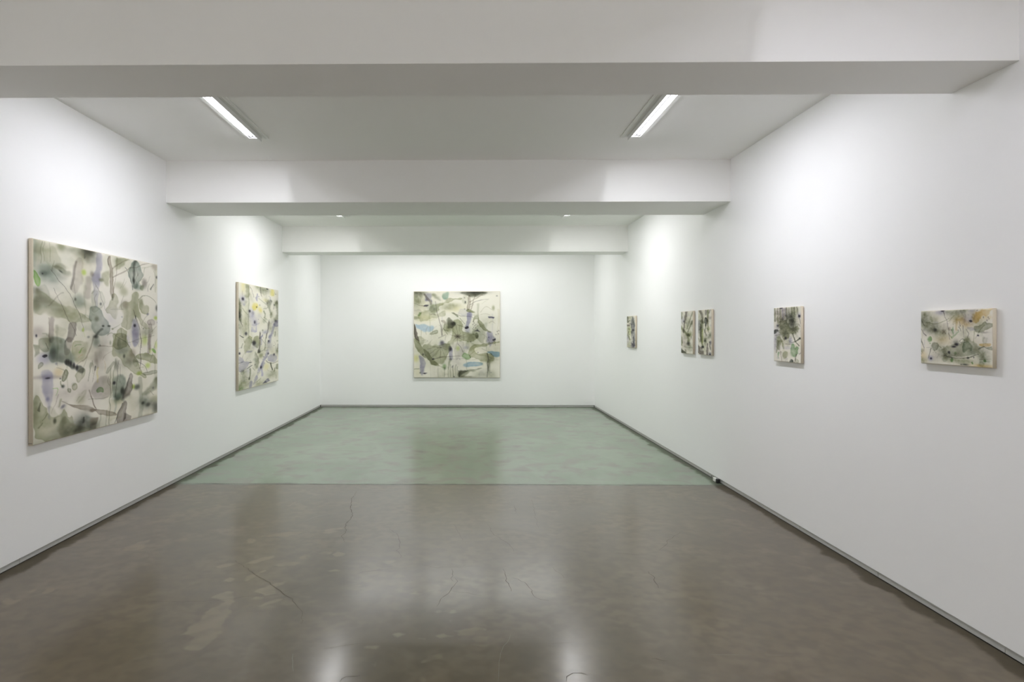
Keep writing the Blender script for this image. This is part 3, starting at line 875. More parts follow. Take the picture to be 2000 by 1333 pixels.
  ('G',(216.2,229.1),5.74,5.38,(.84,.96,.46),.75,0),
  ('P',((227.1,191),(232.4,191.3),(237.7,199.9),(236.5,205.3),(229.1,201.2)),(.62,.86,.42),.95,.55,0),
  ('G',(181.1,271.1),3.78,4.47,(.84,.96,.46),.95,0),
  ('G',(206.8,172.2),7.11,10.67,(.84,.96,.46),.4,0),
  ('G',(237.9,184.2),3.69,7.37,(.84,.96,.46),.5,0),
  ('G',(222.8,196.3),3.62,5.43,(.84,.96,.46),.4,0),
  ('P',((201.8,245.4),(222.2,242.4),(243.2,240.6),(243.1,248.8),(222.1,250),(205.7,249.3)),(.6,.63,.53),.7,.53,.2),
  ('S',((220.8,161.8),(219.7,198.8)),4.34,4.34,(.7,.66,.66),.6,.5),
  ('S',((242,169.6),(231.3,193.1),(223.6,218.1)),.56,.56,(.42,.4,.39),.6,.35),
  ('P',((243,253),(228.1,273.1),(207.3,284.3),(197.2,291.4),(217.3,294.9),(242.5,284.5)),(.6,.63,.53),.7,3.7,0),
  ('G',(238.9,265.4),4.6,12.89,(.6,.63,.53),.5,0),
  ('S',((197.7,254.6),(198.9,341)),5.44,5.44,(.8,.82,.78),.8,.4),
  ('G',(189.7,273.1),5.91,5.21,(.22,.26,.24),.75,0),
  ('G',(207,307.3),11.52,13.29,(.52,.6,.57),.75,0),
  ('G',(223.2,317.7),16.25,9.03,(.22,.26,.24),.5,0),
  ('G',(203.9,310.3),3.18,2.82,(.22,.26,.24),.8,0),
  ('G',(217,316.4),5.02,3.59,(.22,.26,.24),.6,0),
  ('G',(238,328),8.27,11.02,(.22,.26,.24),.65,0),
  ('G',(234,307),10.98,7.32,(.74,.76,.64),.6,0),
  ('G',(108.8,331.1),23.46,10.95,(.6,.63,.53),.6,0),
  ('S',((110.6,312.6),(109.5,342.2)),.78,.78,(.6,.63,.53),.6,.8),
  ('S',((122.7,308.9),(123.1,339.4)),1.28,1.28,(.6,.63,.53),.5,.8),
  ('G',(96.4,334.2),9.23,9.23,(.38,.4,.33),.7,0),
  ('P',((92.1,314.7),(105.1,318.4),(103.4,329.7),(92,328.4)),(.66,.62,.57),.7,.76,0),
  ('G',(204.5,342.3),22.95,4.41,(.66,.62,.57),.7,0),
  ('S',((140.5,286.5),(140.1,319.2)),1.8,1.8,(.66,.73,.71),.6,.8),
  ('G',(181.4,319.7),10.31,17.18,(.93,.92,.85),.6,0),
  ('G',(147.3,296),9.88,4.94,(.74,.76,.64),.5,0),
 ]),
 'iris': (78, 196, [
  ('G',(8.1,6.6),3.66,8.96,(1,.97,.62),.6,0),
  ('P',((10.7,-.4),(20.1,.3),(18.3,25.6),(11.1,27.4),(12.6,12.4)),(.74,.76,.64),.8,1.15,0),
  ('G',(15,4.5),3.31,4.96,(.6,.63,.53),.5,0),
  ('S',((17.5,3.3),(16.9,49),(16.9,101.6)),1.08,.83,(.6,.63,.53),.55,.7),
  ('G',(13.4,49.3),4.94,32.96,(.82,.84,.74),.6,0),
  ('S',((19.7,4.1),(23.7,12.2),(26.3,22.8)),.5,.33,(.42,.4,.39),.65,.35),
  ('G',(34.5,1.9),4.74,3.45,(.62,.65,.51),.9,0),
  ('S',((38.8,.7),(39.7,11.4),(41.8,19)),.7,.52,(.42,.4,.39),.75,.35),
  ('G',(44.9,3.6),4.41,4.41,(.6,.63,.53),.6,0),
  ('G',(50.3,5.3),7.13,5.35,(.6,.63,.53),.7,0),
  ('G',(53,1.8),2.15,1.43,(.22,.26,.24),.9,0),
  ('S',((64.8,2),(64.3,11.3)),3.21,3.21,(1,.97,.62),.95,.8),
  ('G',(50.3,25.8),5.35,3.56,(1,.97,.62),.4,0),
  ('P',((32.8,11.7),(34.9,16.5),(34.5,23.5),(33.2,30.9),(30.3,26.2),(28.5,23.4),(31.8,19.5)),(.69,.69,.83),.95,.43,0),
  ('G',(35.8,20.3),1.04,1.21,(.69,.69,.83),.8,0),
  ('G',(7.3,29.5),4.47,6.1,(.78,.78,.93),.9,0),
  ('G',(7.1,29.1),1.79,2.44,(.1,.1,.22),.95,0),
  ('G',(9.2,39.1),2.04,2.45,(.69,.69,.83),.6,0),
  ('P',((-.1,24.8),(2.8,34.1),(5,45.1),(3.6,66.2),(5,72.6),(2.1,69.5),(-.5,66.4)),(.62,.65,.51),.8,1.28,0),
  ('G',(1.7,45.5),3.21,9.63,(.38,.4,.33),.7,0),
  ('G',(1,60.7),3.05,6.81,(.22,.26,.24),.95,0),
  ('S',((2.4,68.7),(5.8,74.2),(6.9,81.1)),.72,.4,(.42,.4,.39),.75,.35),
  ('G',(2.1,78.4),4.02,7.23,(.6,.63,.53),.6,0),
  ('S',((5,45.1),(11.9,53.5),(15.8,57.4)),.65,.65,(.74,.76,.64),.8,.8),
  ('P',((22.9,33.4),(34.1,33),(34.7,42.4),(27.8,49.2),(23.6,46.8)),(1,.97,.62),1,.84,0),
  ('G',(29.5,40.3),5.12,5.12,(1,.95,.55),.6,0),
  ('G',(38.8,46.4),3.13,4.78,(1,.97,.62),1,0),
  ('G',(31.8,41.4),1.2,1.29,(.38,.4,.33),.85,0),
  ('G',(37.8,36.9),1.22,1.56,(.6,.63,.53),.5,0),
  ('G',(18.9,50.4),1.58,2.33,(.1,.1,.22),.95,0),
  ('G',(21.3,56.2),4.61,9.22,(.78,.78,.93),.8,0),
  ('G',(24.9,55.1),1.86,4.22,(.69,.69,.83),.8,0),
  ('G',(28.2,71.1),1.45,2.89,(.1,.1,.22),.75,0),
  ('G',(27.8,71.1),5.1,8.5,(.78,.78,.93),.8,0),
  ('S',((23.7,77.1),(32.8,76.1),(36.2,72.6)),.93,.93,(.69,.69,.83),.5,.8),
  ('S',((36.2,24.1),(48.5,32.3),(55.8,36),(54,40.6),(44.9,44.1)),.95,.61,(.6,.63,.53),.55,.7),
  ('P',((50.3,26.7),(63.3,22.4),(63.3,30.6),(58.6,39.3),(63.3,50.7),(61.4,61.8),(58.6,60.1),(59.5,49.2),(54.9,40.5)),(.6,.63,.53),.75,1.25,0),
  ('G',(57.7,28.5),4.97,5.43,(.69,.69,.83),.4,0),
  ('G',(62.4,51.7),2.74,4.11,(.62,.65,.51),.8,0),
  ('S',((59.7,18.3),(61,26.3)),.91,.91,(.69,.69,.83),.8,.8),
  ('G',(53,30.9),1.07,1.25,(.42,.4,.39),.6,0),
  ('P',((70.1,26.2),(78.1,19.6),(78.6,62.9),(73.1,67.8),(67.2,63.4),(74.1,53.7)),(.6,.63,.53),.8,1.67,0),
  ('G',(73.1,29.5),4.19,5.59,(.62,.65,.51),.8,0),
  ('G',(68.4,32.8),1.2,1.57,(.22,.26,.24),.85,0),
  ('S',((68.6,35.6),(67.4,41.7)),.65,.65,(.42,.4,.39),.7,.35),
  ('G',(76.1,38.6),2.81,28.13,(.69,.69,.83),.35,0),
  ('S',((45.8,48),(48.7,53.6),(47.8,61.1)),1.15,.88,(.6,.63,.53),.9,.35),
  ('P',((69.6,65.1),(78.6,62.9),(78.6,77),(73.1,79.4),(65.7,75.4)),(.69,.69,.83),1,.74,0),
  ('G',(73.6,67.7),4.67,2.33,(.1,.1,.22),.35,0),
  ('S',((67.7,74.4),(64.8,89.2),(58.1,100)),1.84,2.31,(.69,.69,.83),.75,.8),
  ('S',((39.7,58.9),(44.9,65.3),(54,72.9)),.52,.52,(.6,.63,.53),.55,.35),
  ('S',((45.8,60.4),(56.7,67.5)),.53,.53,(.6,.63,.53),.55,.35),
  ('S',((56.7,69.3),(54.9,83.7),(51,102.7)),1.53,.72,(.42,.4,.39),.6,.8),
  ('G',(59.1,80.1),3.63,8.16,(.6,.63,.53),.6,0),
  ('G',(49.9,90),5.79,3.38,(.69,.69,.83),.95,0),
  ('S',((39.2,102.3),(43.6,95.6)),1.57,.87,(.69,.69,.83),.9,.6),
  ('S',((38.8,89.9),(38.4,102.3)),.78,.78,(.42,.4,.39),.65,.35),
  ('G',(43.6,86.8),1.23,1.58,(.6,.63,.53),.7,0),
  ('P',((20.1,89.7),(22.1,81.4),(31.1,89),(29.5,90.7)),(.78,.78,.93),.9,.67,0),
  ('S',((31.1,73.6),(31.1,89)),.94,.94,(.78,.78,.93),.8,.8),
  ('G',(12.5,93),1.97,2.8,(.1,.1,.22),.75,0),
  ('G',(11.1,83.9),6.56,16.39,(.74,.76,.64),.6,0),
  ('S',((1.9,96),(7.9,100.1)),.68,.68,(.22,.26,.24),.9,.35),
  ('S',((70.3,89.2),(70.3,98.9)),1.21,1.21,(.6,.63,.53),.85,.35),
  ('G',(39.7,73.3),7.84,13.94,(.97,.96,.92),.3,0),
  ('P',((11.6,102.2),(20.4,96.4),(24.8,103.5),(18.5,120.7),(9.6,134.5),(9,116.5)),(.74,.76,.64),.95,.68,0),
  ('P',((25.2,102.6),(31.3,95.7),(37.7,100.4),(37.7,119.4),(29.5,122.8),(24.2,112.3)),(.74,.76,.64),1,.53,0),
  ('S',((18.5,97.2),(25.2,103.5)),.52,.52,(1,.97,.62),.8,.35),
  ('G',(26.9,111.1),2.92,3.72,(.1,.1,.22),1,0),
  ('G',(29.7,116.6),4.01,4.45,(.69,.69,.83),.8,0),
  ('S',((38.6,92.2),(38.6,114),(35.7,129.2)),.91,1.63,(.42,.4,.39),.6,.7),
  ('G',(36.6,127.9),2.35,3.25,(.22,.26,.24),.7,0),
  ('S',((43.8,97.8),(40.2,103.2),(42.2,111.5),(40.2,115.9)),1.1,.83,(.69,.69,.83),.95,.35),
  ('S',((42,104.1),(47.5,113.6)),.55,.55,(.42,.4,.39),.6,.35),
  ('S',((52.7,92.4),(49.1,109),(48.5,129.4)),1.03,.65,(.6,.63,.53),.85,.35),
  ('P',((56.1,98.1),(64,92.5),(61.5,103.9),(60.5,113.4),(52.7,114.3),(56.1,106.5)),(.69,.69,.83),.9,.94,0),
  ('G',(56.1,108.9),1.5,1.79,(.1,.1,.22),.9,0),
  ('G',(57.1,118.8),4.71,7.54,(.78,.78,.93),.7,0),
  ('S',((7,111.3),(5.3,118.1)),.93,1.1,(.6,.63,.53),.7,.35),
  ('G',(1.6,128.6),1.26,1.84,(.1,.1,.22),.95,0),
  ('P',((11.6,128.7),(13.6,124.4),(24.6,126.4),(22.7,128.4)),(.69,.69,.83),.85,.43,0),
  ('S',((1,118.5),(5.7,118)),.5,.5,(.69,.69,.83),.8,.35),
  ('P',((.3,145.2),(10.4,143.1),(20.4,147),(15.2,156.2),(.6,166.5)),(.69,.69,.83),.8,.67,0),
  ('P',((.3,133.5),(6.4,137.5),(9.6,144.7),(.3,145.2)),(.69,.69,.83),.6,1,0),
  ('S',((.6,146.2),(7.6,145.5)),.75,.75,(.22,.26,.24),.5,.35),
  ('S',((14.3,158.4),(23.7,153.7)),.69,.69,(.22,.26,.24),.8,.35),
  ('G',(20.2,147.8),2.27,1.05,(.22,.26,.24),.7,0),
  ('S',((4.9,164.3),(12.8,158.9)),.59,.59,(.42,.4,.39),.4,.35),
  ('P',((27.8,124.9),(33.9,135.3),(37,150.1),(33,163),(28.7,154.3),(27.8,141.7)),(.6,.63,.53),.7,1.33,0),
  ('G',(28.7,153.4),1.6,1.6,(.42,.4,.39),.4,0),
  ('S',((31.3,132.3),(36.1,150)),.98,.98,(.66,.62,.57),.5,.8),
  ('P',((49.4,134.1),(54.7,122.4),(59.5,135.1),(48.5,147.9),(44.8,162.1),(37.5,168.2),(31.3,186.8),(22.7,195.5),(28.7,176.5),(39.3,155.8)),(.69,.69,.83),.8,1.3,0),
  ('S',((43.8,149.1),(40.2,157.8)),1.83,1.83,(.69,.69,.83),.6,.8),
  ('G',(40.2,160.5),1.73,2.37,(.1,.1,.22),.95,0),
  ('S',((42,165.4),(42.9,177.4)),1.55,1.55,(.78,.78,.93),.9,.8),
  ('P',((51.3,138.9),(69,136),(77.3,147.6),(69,155.8),(55.1,152.5)),(.69,.69,.83),.7,1.3,0),
  ('G',(54.9,134.6),1.41,1.97,(.1,.1,.22),.7,0),
  ('G',(67.8,138.3),1.44,2.31,(.1,.1,.22),.75,0),
  ('S',((50.2,148.6),(55.1,153.4),(65,156.9),(77.8,153.1)),1.11,.84,(.42,.4,.39),.65,.35),
  ('S',((60.5,155.9),(64,170.1)),1.71,.85,(.38,.4,.33),.9,.35),
  ('G',(40.2,137.8),3.46,4.37,(.74,.76,.64),1,0),
  ('S',((33.9,130.8),(47.5,126.5),(48.5,122)),1.17,1.17,(.6,.63,.53),.6,.8),
  ('G',(39.3,132.2),6.36,5.45,(.74,.76,.64),.6,0),
  ('G',(64,178.5),9.07,6.21,(.62,.65,.51),.8,0),
  ('S',((69,167.4),(68.3,174)),1.16,1.16,(.6,.63,.53),.9,.35),
  ('P',((72.1,159.6),(78.4,159.5),(78.4,171.3),(71.1,170.1)),(.6,.63,.53),.9,.97,0),
  ('G',(75.2,131.7),3.12,6.84,(.6,.63,.53),.7,0),
  ('S',((77.8,117.2),(76.8,126.5)),1.18,1.18,(.42,.4,.39),.6,.35),
  ('S',((74.2,109.2),(78.4,109.4)),.97,.97,(.6,.63,.53),.6,.35),
  ('G',(4.9,186.3),9.28,10.96,(.62,.65,.51),.8,0),
  ('G',(9.6,167.7),5.11,9.38,(.6,.63,.53),.65,0),
  ('G',(2.6,195),6.71,5.03,(.5,.7,.42),.5,0),
  ('S',((19.5,159.9),(20.4,173.2),(17.9,179.6)),1.48,.87,(.6,.63,.53),.8,.35),
  ('G',(18.5,177.6),1.3,2.43,(.38,.4,.33),.8,0),
  ('S',((12,174.1),(18.5,177.2)),.6,.6,(.42,.4,.39),.4,.35),
  ('P',((41.3,194.2),(53.2,185.4),(60.5,193.2)),(.69,.69,.83),1,.36,0),
  ('P',((43.4,194),(49.4,188.8),(52.7,193.7)),(.1,.1,.22),.6,.46,0),
  ('S',((53.7,186.5),(56.1,193.1)),.66,.66,(.42,.4,.39),.5,.35),
  ('S',((22.3,184.9),(21,194.7)),2.63,2.63,(.69,.69,.83),.9,.7),
  ('G',(37.5,190.9),9.96,6.34,(.74,.76,.64),1,0),
  ('S',((30.4,188.4),(40.2,181.9)),.89,.89,(.6,.63,.53),.75,.35),
  ('S',((24.4,158.1),(28.7,164.2)),.7,.7,(.6,.63,.53),.6,.35),
  ('G',(51.3,161.3),5.59,5.59,(1,.97,.62),.6,0),
  ('S',((55.1,170.3),(69,176.5)),.38,.38,(.6,.63,.53),.4,.35),
  ('G',(16.1,162.8),3.46,6.05,(.78,.78,.93),.5,0),
 ]),
 'pond': (168, 168, [
  ('G',(4.2,13.5),7.51,16.52,(.6,.63,.53),.8,0),
  ('G',(8.7,3),13.52,4.51,(.38,.4,.33),.8,0),
  ('S',((12.5,3),(12.5,19.5)),1.05,1.05,(.6,.63,.53),.6,.8),
  ('S',((15.5,3),(15,15)),.6,.6,(.6,.63,.53),.5,.8),
  ('P',((23,1.5),(35,1.5),(34.5,13.5),(28.5,21.8),(21.9,16.5)),(.69,.69,.83),.75,1.8,0),
  ('G',(24.5,16.8),2.25,2.25,(.69,.69,.83),.9,0),
  ('S',((21.5,6.8),(33.9,23.3)),1.65,2.25,(.52,.49,.48),.85,.35),
  ('S',((.5,23.3),(11.7,26),(20,29.7)),.38,.6,(.42,.4,.39),.8,.35),
  ('P',((18,28.8),(23.7,25.2),(30.5,25.2),(27.5,29.4),(21,30.6)),(.1,.1,.22),1,.45,0),
  ('P',((34.2,3),(44.7,7.5),(56,19.2),(47.7,17.3),(37.2,10.5)),(.6,.63,.53),.8,2.1,0),
  ('P',((55.6,6),(59.8,1.8),(69.4,.3),(66.7,13.5),(58.6,18),(55,12)),(.5,.7,.64),.95,.45,.15),
  ('P',((33.5,23.3),(47.7,22.5),(61.3,21),(67.6,12.5),(80.8,11.1),(94.3,13.5),(85.3,17.1),(71.8,19.1),(65.8,23.7),(49.2,29.3),(53.7,35.3),(44.7,41.3),(35,39.1),(29,33.1)),(.74,.76,.64),.95,.6,.25),
  ('G',(37.2,32.3),9.01,7.21,(.52,.6,.57),.75,0),
  ('G',(71.8,27.3),12.02,3.76,(.6,.63,.53),.8,0),
  ('G',(67.3,33.1),9.01,3,(.6,.63,.53),.7,0),
  ('G',(79.3,32.3),16.52,7.51,(.95,.94,.76),.8,0),
  ('P',((8,46.6),(16.2,39.1),(28.2,33.1),(40.2,39.1),(44.7,45.1),(62.8,35.3),(64,45.1),(55.3,49.9),(41.7,51.8),(19.2,57.8),(13.7,62.3),(11.4,51.1)),(.74,.76,.64),.8,1.5,.1),
  ('P',((7.5,47.3),(11,39.5),(15.3,39.5),(12.5,47.3)),(.5,.7,.42),.7,.6,0),
  ('G',(20.7,51.1),13.52,6.76,(.92,.92,.68),.7,0),
  ('G',(3.5,51.4),6.76,3,(.6,.63,.53),.8,0),
  ('S',((1.2,56.3),(41.7,56.3)),.38,.38,(.74,.76,.64),.6,.35),
  ('S',((33,45.4),(38,42.7),(42.9,46.1)),.75,.75,(.42,.4,.39),.65,.35),
  ('S',((43.5,19.2),(44.7,30),(46.5,48.1),(51.9,62.3),(54.8,70.6),(54.5,86.4)),.45,.9,(.52,.49,.48),.75,.35),
  ('S',((51.5,64.6),(54.8,84.1)),1.05,1.05,(.42,.4,.39),.4,.8),
  ('P',((2.4,63.4),(11.7,64.3),(31.2,65.3),(42,69.1),(38.7,75.4),(23.7,79.2),(14,75.4),(4.2,69.4)),(.64,.8,.97),.95,1.5,0),
  ('G',(25.2,72.1),10.52,4.51,(.64,.8,.97),.5,0),
  ('P',((29,83.4),(34.2,78.9),(46.5,74.8),(46.8,81.4),(37.2,83.2)),(.6,.63,.53),.9,.45,.2),
  ('P',((64.7,51.1),(68.8,48.5),(73.6,57.1),(81.4,61.6),(79.6,65.8),(73.3,70.9),(65.8,72.4),(64.3,64.6)),(.38,.4,.33),.85,1.05,0),
  ('G',(77,63.1),4.51,3.3,(.22,.26,.24),.95,0),
  ('G',(68.8,70.6),8.26,7.51,(.62,.65,.51),.9,0),
  ('P',((51.9,56.8),(58.3,54.7),(65.2,63.1),(61.3,66.9),(56.5,60.1)),(.66,.62,.57),.9,.45,.2),
  ('S',((59.8,64.6),(56.8,73.6),(66.5,76.6)),1.05,1.05,(.6,.63,.53),.75,.35),
  ('S',((56.8,70.6),(65.8,84.1)),.75,.75,(.6,.63,.53),.6,.35),
  ('G',(62.8,76.6),7.51,9.01,(.74,.76,.64),.7,0),
  ('P',((74.8,58.6),(90.1,52.3),(93.5,64.6),(96.5,78.1),(110.8,84.1),(126.6,85.6),(126.6,94.6),(109.3,99.9),(86.8,96.1),(69.5,105.9),(62,101.4),(71.8,93.1),(76.3,76.6)),(.74,.76,.64),.95,.9,.15),
  ('G',(110.8,90.1),10.52,7.51,(.6,.63,.53),.4,0),
  ('S',((85.3,87.9),(70.3,84.1)),.68,.3,(.52,.49,.48),.75,.35),
  ('S',((85.3,87.9),(76.3,76.6)),.68,.3,(.52,.49,.48),.75,.35),
  ('S',((85.3,87.9),(85.3,75.9)),.68,.3,(.52,.49,.48),.75,.35),
  ('S',((85.3,87.9),(92.8,79.6)),.68,.3,(.52,.49,.48),.75,.35),
  ('S',((85.3,87.9),(100.3,84.1)),.68,.3,(.52,.49,.48),.75,.35),
  ('S',((85.3,87.9),(102.5,88.6)),.68,.3,(.52,.49,.48),.75,.35),
  ('S',((85.3,87.9),(97.3,96.9)),.68,.3,(.52,.49,.48),.75,.35),
  ('S',((85.3,87.9),(85.3,100.6)),.68,.3,(.52,.49,.48),.75,.35),
  ('S',((85.3,87.9),(77.8,95.4)),.68,.3,(.52,.49,.48),.75,.35),
  ('G',(85.3,87.9),5.11,3.61,(.52,.49,.48),.85,0),
  ('S',((86.8,90.9),(98.8,90.9)),.45,.45,(.42,.4,.39),.6,.35),
  ('S',((47.7,91.9),(62,84.1)),.53,.53,(.42,.4,.39),.6,.35),
  ('S',((89.8,52.3),(99.5,62.3)),.6,.6,(.6,.63,.53),.8,.35),
  ('S',((85.3,64.6),(100.3,69.1)),.6,.6,(.6,.63,.53),.8,.35),
  ('S',((62.8,85.6),(61.3,94.6)),.45,.45,(.42,.4,.39),.4,.35),
  ('S',((101.8,76.6),(121.3,85.6)),.6,.6,(.6,.63,.53),.6,.35),
  ('S',((95.8,76.6),(97.3,97.6)),.53,.53,(.6,.63,.53),.6,.35),
  ('P',((85.3,-.3),(149.1,-.3),(134.8,7.2),(124.3,9.3),(109.3,9.3),(97.3,5.6)),(.38,.4,.33),.95,1.8,0),
  ('G',(116.8,1.2),21.03,3.61,(.22,.26,.24),.95,0),
  ('P',((106.7,6),(111.8,6.3),(109.6,36.4),(103.7,35.8),(105.5,19.5)),(.66,.62,.57),.9,.45,.2),
  ('S',((120.1,6),(116.1,19.5),(112.3,35.3)),.9,.9,(.66,.62,.57),.75,.35),
  ('S',((109.3,25.5),(125.8,18),(146.1,14.7)),.68,.3,(.42,.4,.39),.6,.35),
  ('S',((108.5,19.8),(133.3,7.5)),.9,.9,(.66,.62,.57),.75,.35),
  ('S',((109.3,30),(116.8,25.5)),.6,.6,(.66,.62,.57),.6,.35),
  ('P',((100.7,38.3),(107.8,33.4),(115.6,39.5),(120.6,40.6),(113.8,42.7)),(.62,.65,.51),.95,.45,0),
  ('P',((103,42.1),(112.6,41.2),(114.1,51.1),(106.6,64.6),(103.6,74.4),(98.5,71.4),(104.8,58.6)),(.69,.69,.83),.85,1.2,0),
  ('G',(108.5,45.1),4.51,4.51,(.69,.69,.83),.5,0),
  ('P',((99.2,70.9),(101.8,67.3),(106,68.2),(106.7,71.5),(101.8,72.6)),(.1,.1,.22),1,.45,0),
  ('G',(104.8,75.1),4.51,6.01,(.78,.78,.93),.8,0),
  ('P',((71.5,40.3),(79.3,41.8),(86,46.6),(86,50.5),(80.8,46.9)),(.6,.63,.53),.85,.45,.2),
  ('S',((77.8,42.1),(89.8,48.1),(104.8,49.6),(116.1,51.4)),.6,.38,(.42,.4,.39),.6,.35),
  ('P',((97.9,18),(100.7,18),(100.4,22.5),(97.9,22.5)),(.22,.26,.24),1,.3,0),
  ('G',(99.1,12.5),1.05,1.05,(.42,.4,.39),.6,0),
  ('G',(99.1,34.3),.9,.9,(.42,.4,.39),.6,0),
  ('G',(93.5,13.5),.75,.75,(.42,.4,.39),.5,0),
  ('P',((145.5,49.6),(156.1,50.8),(154.6,53.2),(145.8,52)),(.3,.3,.45),1,.45,0),
  ('G',(155.1,32.3),2.4,4.21,(.74,.76,.64),.95,0),
  ('S',((131.5,39.4),(137.8,31.6),(144.6,30.5),(152.8,34.9)),.45,.45,(.78,.76,.7),.8,.35),
  ('S',((131.5,44.6),(140.8,42.5),(148.6,46.1)),.45,.45,(.78,.76,.7),.8,.35),
  ('S',((145.8,62.3),(151.3,59),(157,62)),.6,.6,(.8,.78,.7),.9,.35),
  ('S',((131.8,25.5),(145.3,16.5)),.3,.3,(.74,.76,.64),.5,.35),
  ('P',((115,52.9),(120.6,44.8),(124.6,46.6),(133.6,61.6),(141.1,73.6),(151.9,77.8),(151.9,82.6),(143.8,79.9),(134.8,70.9),(126.1,57.4),(121.3,52.6),(116.8,58.9)),(.62,.65,.51),.85,.45,.2),
  ('P',((142,77.8),(152.5,80.2),(154.6,88.6),(160.3,92.4),(154.3,97.6),(148.6,111.5),(145.6,101.4),(140.5,98.4),(143.8,88.6)),(.69,.69,.83),.9,1.5,0),
  ('G',(146.8,85.6),5.26,7.51,(.69,.69,.83),.4,0),
  ('P',((152.4,93.4),(159.9,92.2),(159.9,95.2),(153.3,96.1)),(.1,.1,.22),1,.45,0),
  ('P',((118.6,77.8),(124.3,74.1),(130.9,78.4)),(.4,.38,.5),.95,.45,0),
  ('P',((119.5,84.1),(122.8,80.4),(126.7,84.1),(125.8,91.6),(120.6,92.4)),(.6,.63,.53),.9,.6,.2),
  ('G',(116.1,58.6),.9,1.05,(.42,.4,.39),.6,0),
  ('G',(117.6,61.6),.9,1.05,(.42,.4,.39),.6,0),
  ('G',(115.3,64.6),.9,1.05,(.42,.4,.39),.6,0),
  ('G',(119.1,66.9),.9,1.05,(.42,.4,.39),.6,0),
  ('G',(116.8,69.9),.9,1.05,(.42,.4,.39),.6,0),
  ('G',(120.6,70.6),.9,1.05,(.42,.4,.39),.6,0),
  ('G',(115.3,72.9),.9,1.05,(.42,.4,.39),.6,0),
  ('G',(121.3,64.6),.9,1.05,(.42,.4,.39),.6,0),
  ('G',(162.6,78.1),.9,1.05,(.42,.4,.39),.6,0),
  ('G',(165.6,76.6),.9,1.05,(.42,.4,.39),.6,0),
  ('G',(164.8,82.6),.9,1.05,(.42,.4,.39),.6,0),
  ('G',(160.3,84.1),.9,1.05,(.42,.4,.39),.6,0),
  ('P',((112,104.4),(131.8,103.4),(146.8,99.6),(168.3,98.1),(168.3,100.2),(149.8,103.2),(128.8,107),(119.8,111.5),(119.4,115.7),(125.8,120.2),(140.8,121.7),(151.3,123.9),(158.5,130.7),(154.3,136.3),(140.8,139.3),(127.3,137),(116.8,129.2),(107.8,126.2),(106,115.7)),(.74,.76,.64),1,.45,.3),
  ('G',(149.8,131.4),9.01,5.71,(.6,.63,.53),.5,0),
  ('G',(116.8,115.7),7.51,9.01,(.9,.9,.7),.4,0),
  ('S',((121.3,121.7),(157.3,130.7)),.45,.45,(.6,.63,.53),.5,.35),
  ('P',((142,119),(154.3,117.2),(168.3,117.8),(168.3,127.4),(157.3,127.4),(146.8,122.7)),(.5,.7,.88),.85,.9,0),
  ('P',((94.6,142.7),(101.8,139),(116.8,137.3),(131.8,139.3),(136.9,142.4),(128.8,146),(113.8,147.5),(100.3,146)),(.5,.7,.88),.95,.75,.1),
  ('P',((94.6,125),(100.3,120.6),(104,122.4),(109.3,121.4),(113.5,128.4),(107.8,132.5),(100.3,133.7),(95.5,129.5)),(.5,.7,.42),.8,.45,.15),
  ('G',(86,111.2),3.3,4.21,(.84,.96,.46),.6,0),
  ('G',(59.8,146.5),3.3,4.51,(.5,.7,.42),.7,0),
  ('G',(101.8,109.7),4.51,3,(.69,.69,.83),.6,0),
  ('P',((87.2,154.4),(109.3,154),(134.1,149.9),(116.8,155.5),(103.3,160),(95.8,168.2),(87.2,168.2)),(.6,.63,.53),.9,2.1,0),
  ('P',((87.2,154.4),(110.8,154),(95.8,157.7),(89.8,163),(87.2,166.7)),(.38,.4,.33),.8,1.2,0),
  ('S',((88,154.7),(88,168.2)),.6,.6,(.22,.26,.24),.85,.35),
  ('S',((87.2,154.7),(109.3,154.3),(131.8,150.2)),.53,.3,(.22,.26,.24),.75,.35),
  ('G',(104.8,167),10.52,1.8,(.38,.4,.33),.9,0),
  ('S',((144.1,122.4),(144.1,168.2)),.53,.53,(.22,.26,.24),.9,.35),
  ('G',(146.1,148.7),2.4,10.52,(.38,.4,.33),.7,0),
  ('G',(151.3,164.5),7.51,9.01,(.6,.63,.53),.6,0),
  ('G',(131.8,163),13.52,7.51,(.6,.63,.53),.55,0),
  ('S',((145.3,133.7),(167.8,134)),.3,.3,(.6,.63,.53),.5,.35),
  ('S',((67.3,148),(67.3,168.2)),.9,.9,(.6,.63,.53),.65,.9),
  ('S',((71.8,142),(71.8,168.2)),.9,.9,(.6,.63,.53),.65,.9),
  ('S',((77,148.7),(77,168.2)),.9,.9,(.6,.63,.53),.65,.9),
  ('S',((81.5,142.7),(81.5,168.2)),.9,.9,(.6,.63,.53),.65,.9),
  ('S',((85.3,146.5),(85.3,168.2)),.9,.9,(.6,.63,.53),.65,.9),
  ('S',((59.8,148),(59.8,168.2)),.9,.9,(.6,.63,.53),.65,.9),
  ('S',((70.6,130.7),(68,151.7)),1.95,.75,(.6,.63,.53),.75,.35),
  ('G',(74.8,163.7),13.52,7.51,(.6,.63,.53),.4,0),
  ('P',((0,60.8),(4.2,70.6),(12.8,99.4),(8.7,96.4),(0,86.4)),(.52,.49,.48),1,.45,0),
  ('P',((0,61.6),(2,67.6),(5.7,91.6),(0,84.1)),(.22,.26,.24),.35,.75,0),
  ('P',((0,86.4),(11.7,99.1),(26.7,118.7),(37.2,133.7),(50.7,144.2),(60.5,150.5),(53.7,148.4),(38.7,143),(22.2,131),(8.7,119),(0,111.5)),(.62,.65,.51),.95,.45,.2),
  ('G',(11.7,108.2),9.01,7.51,(.6,.63,.53),.3,0),
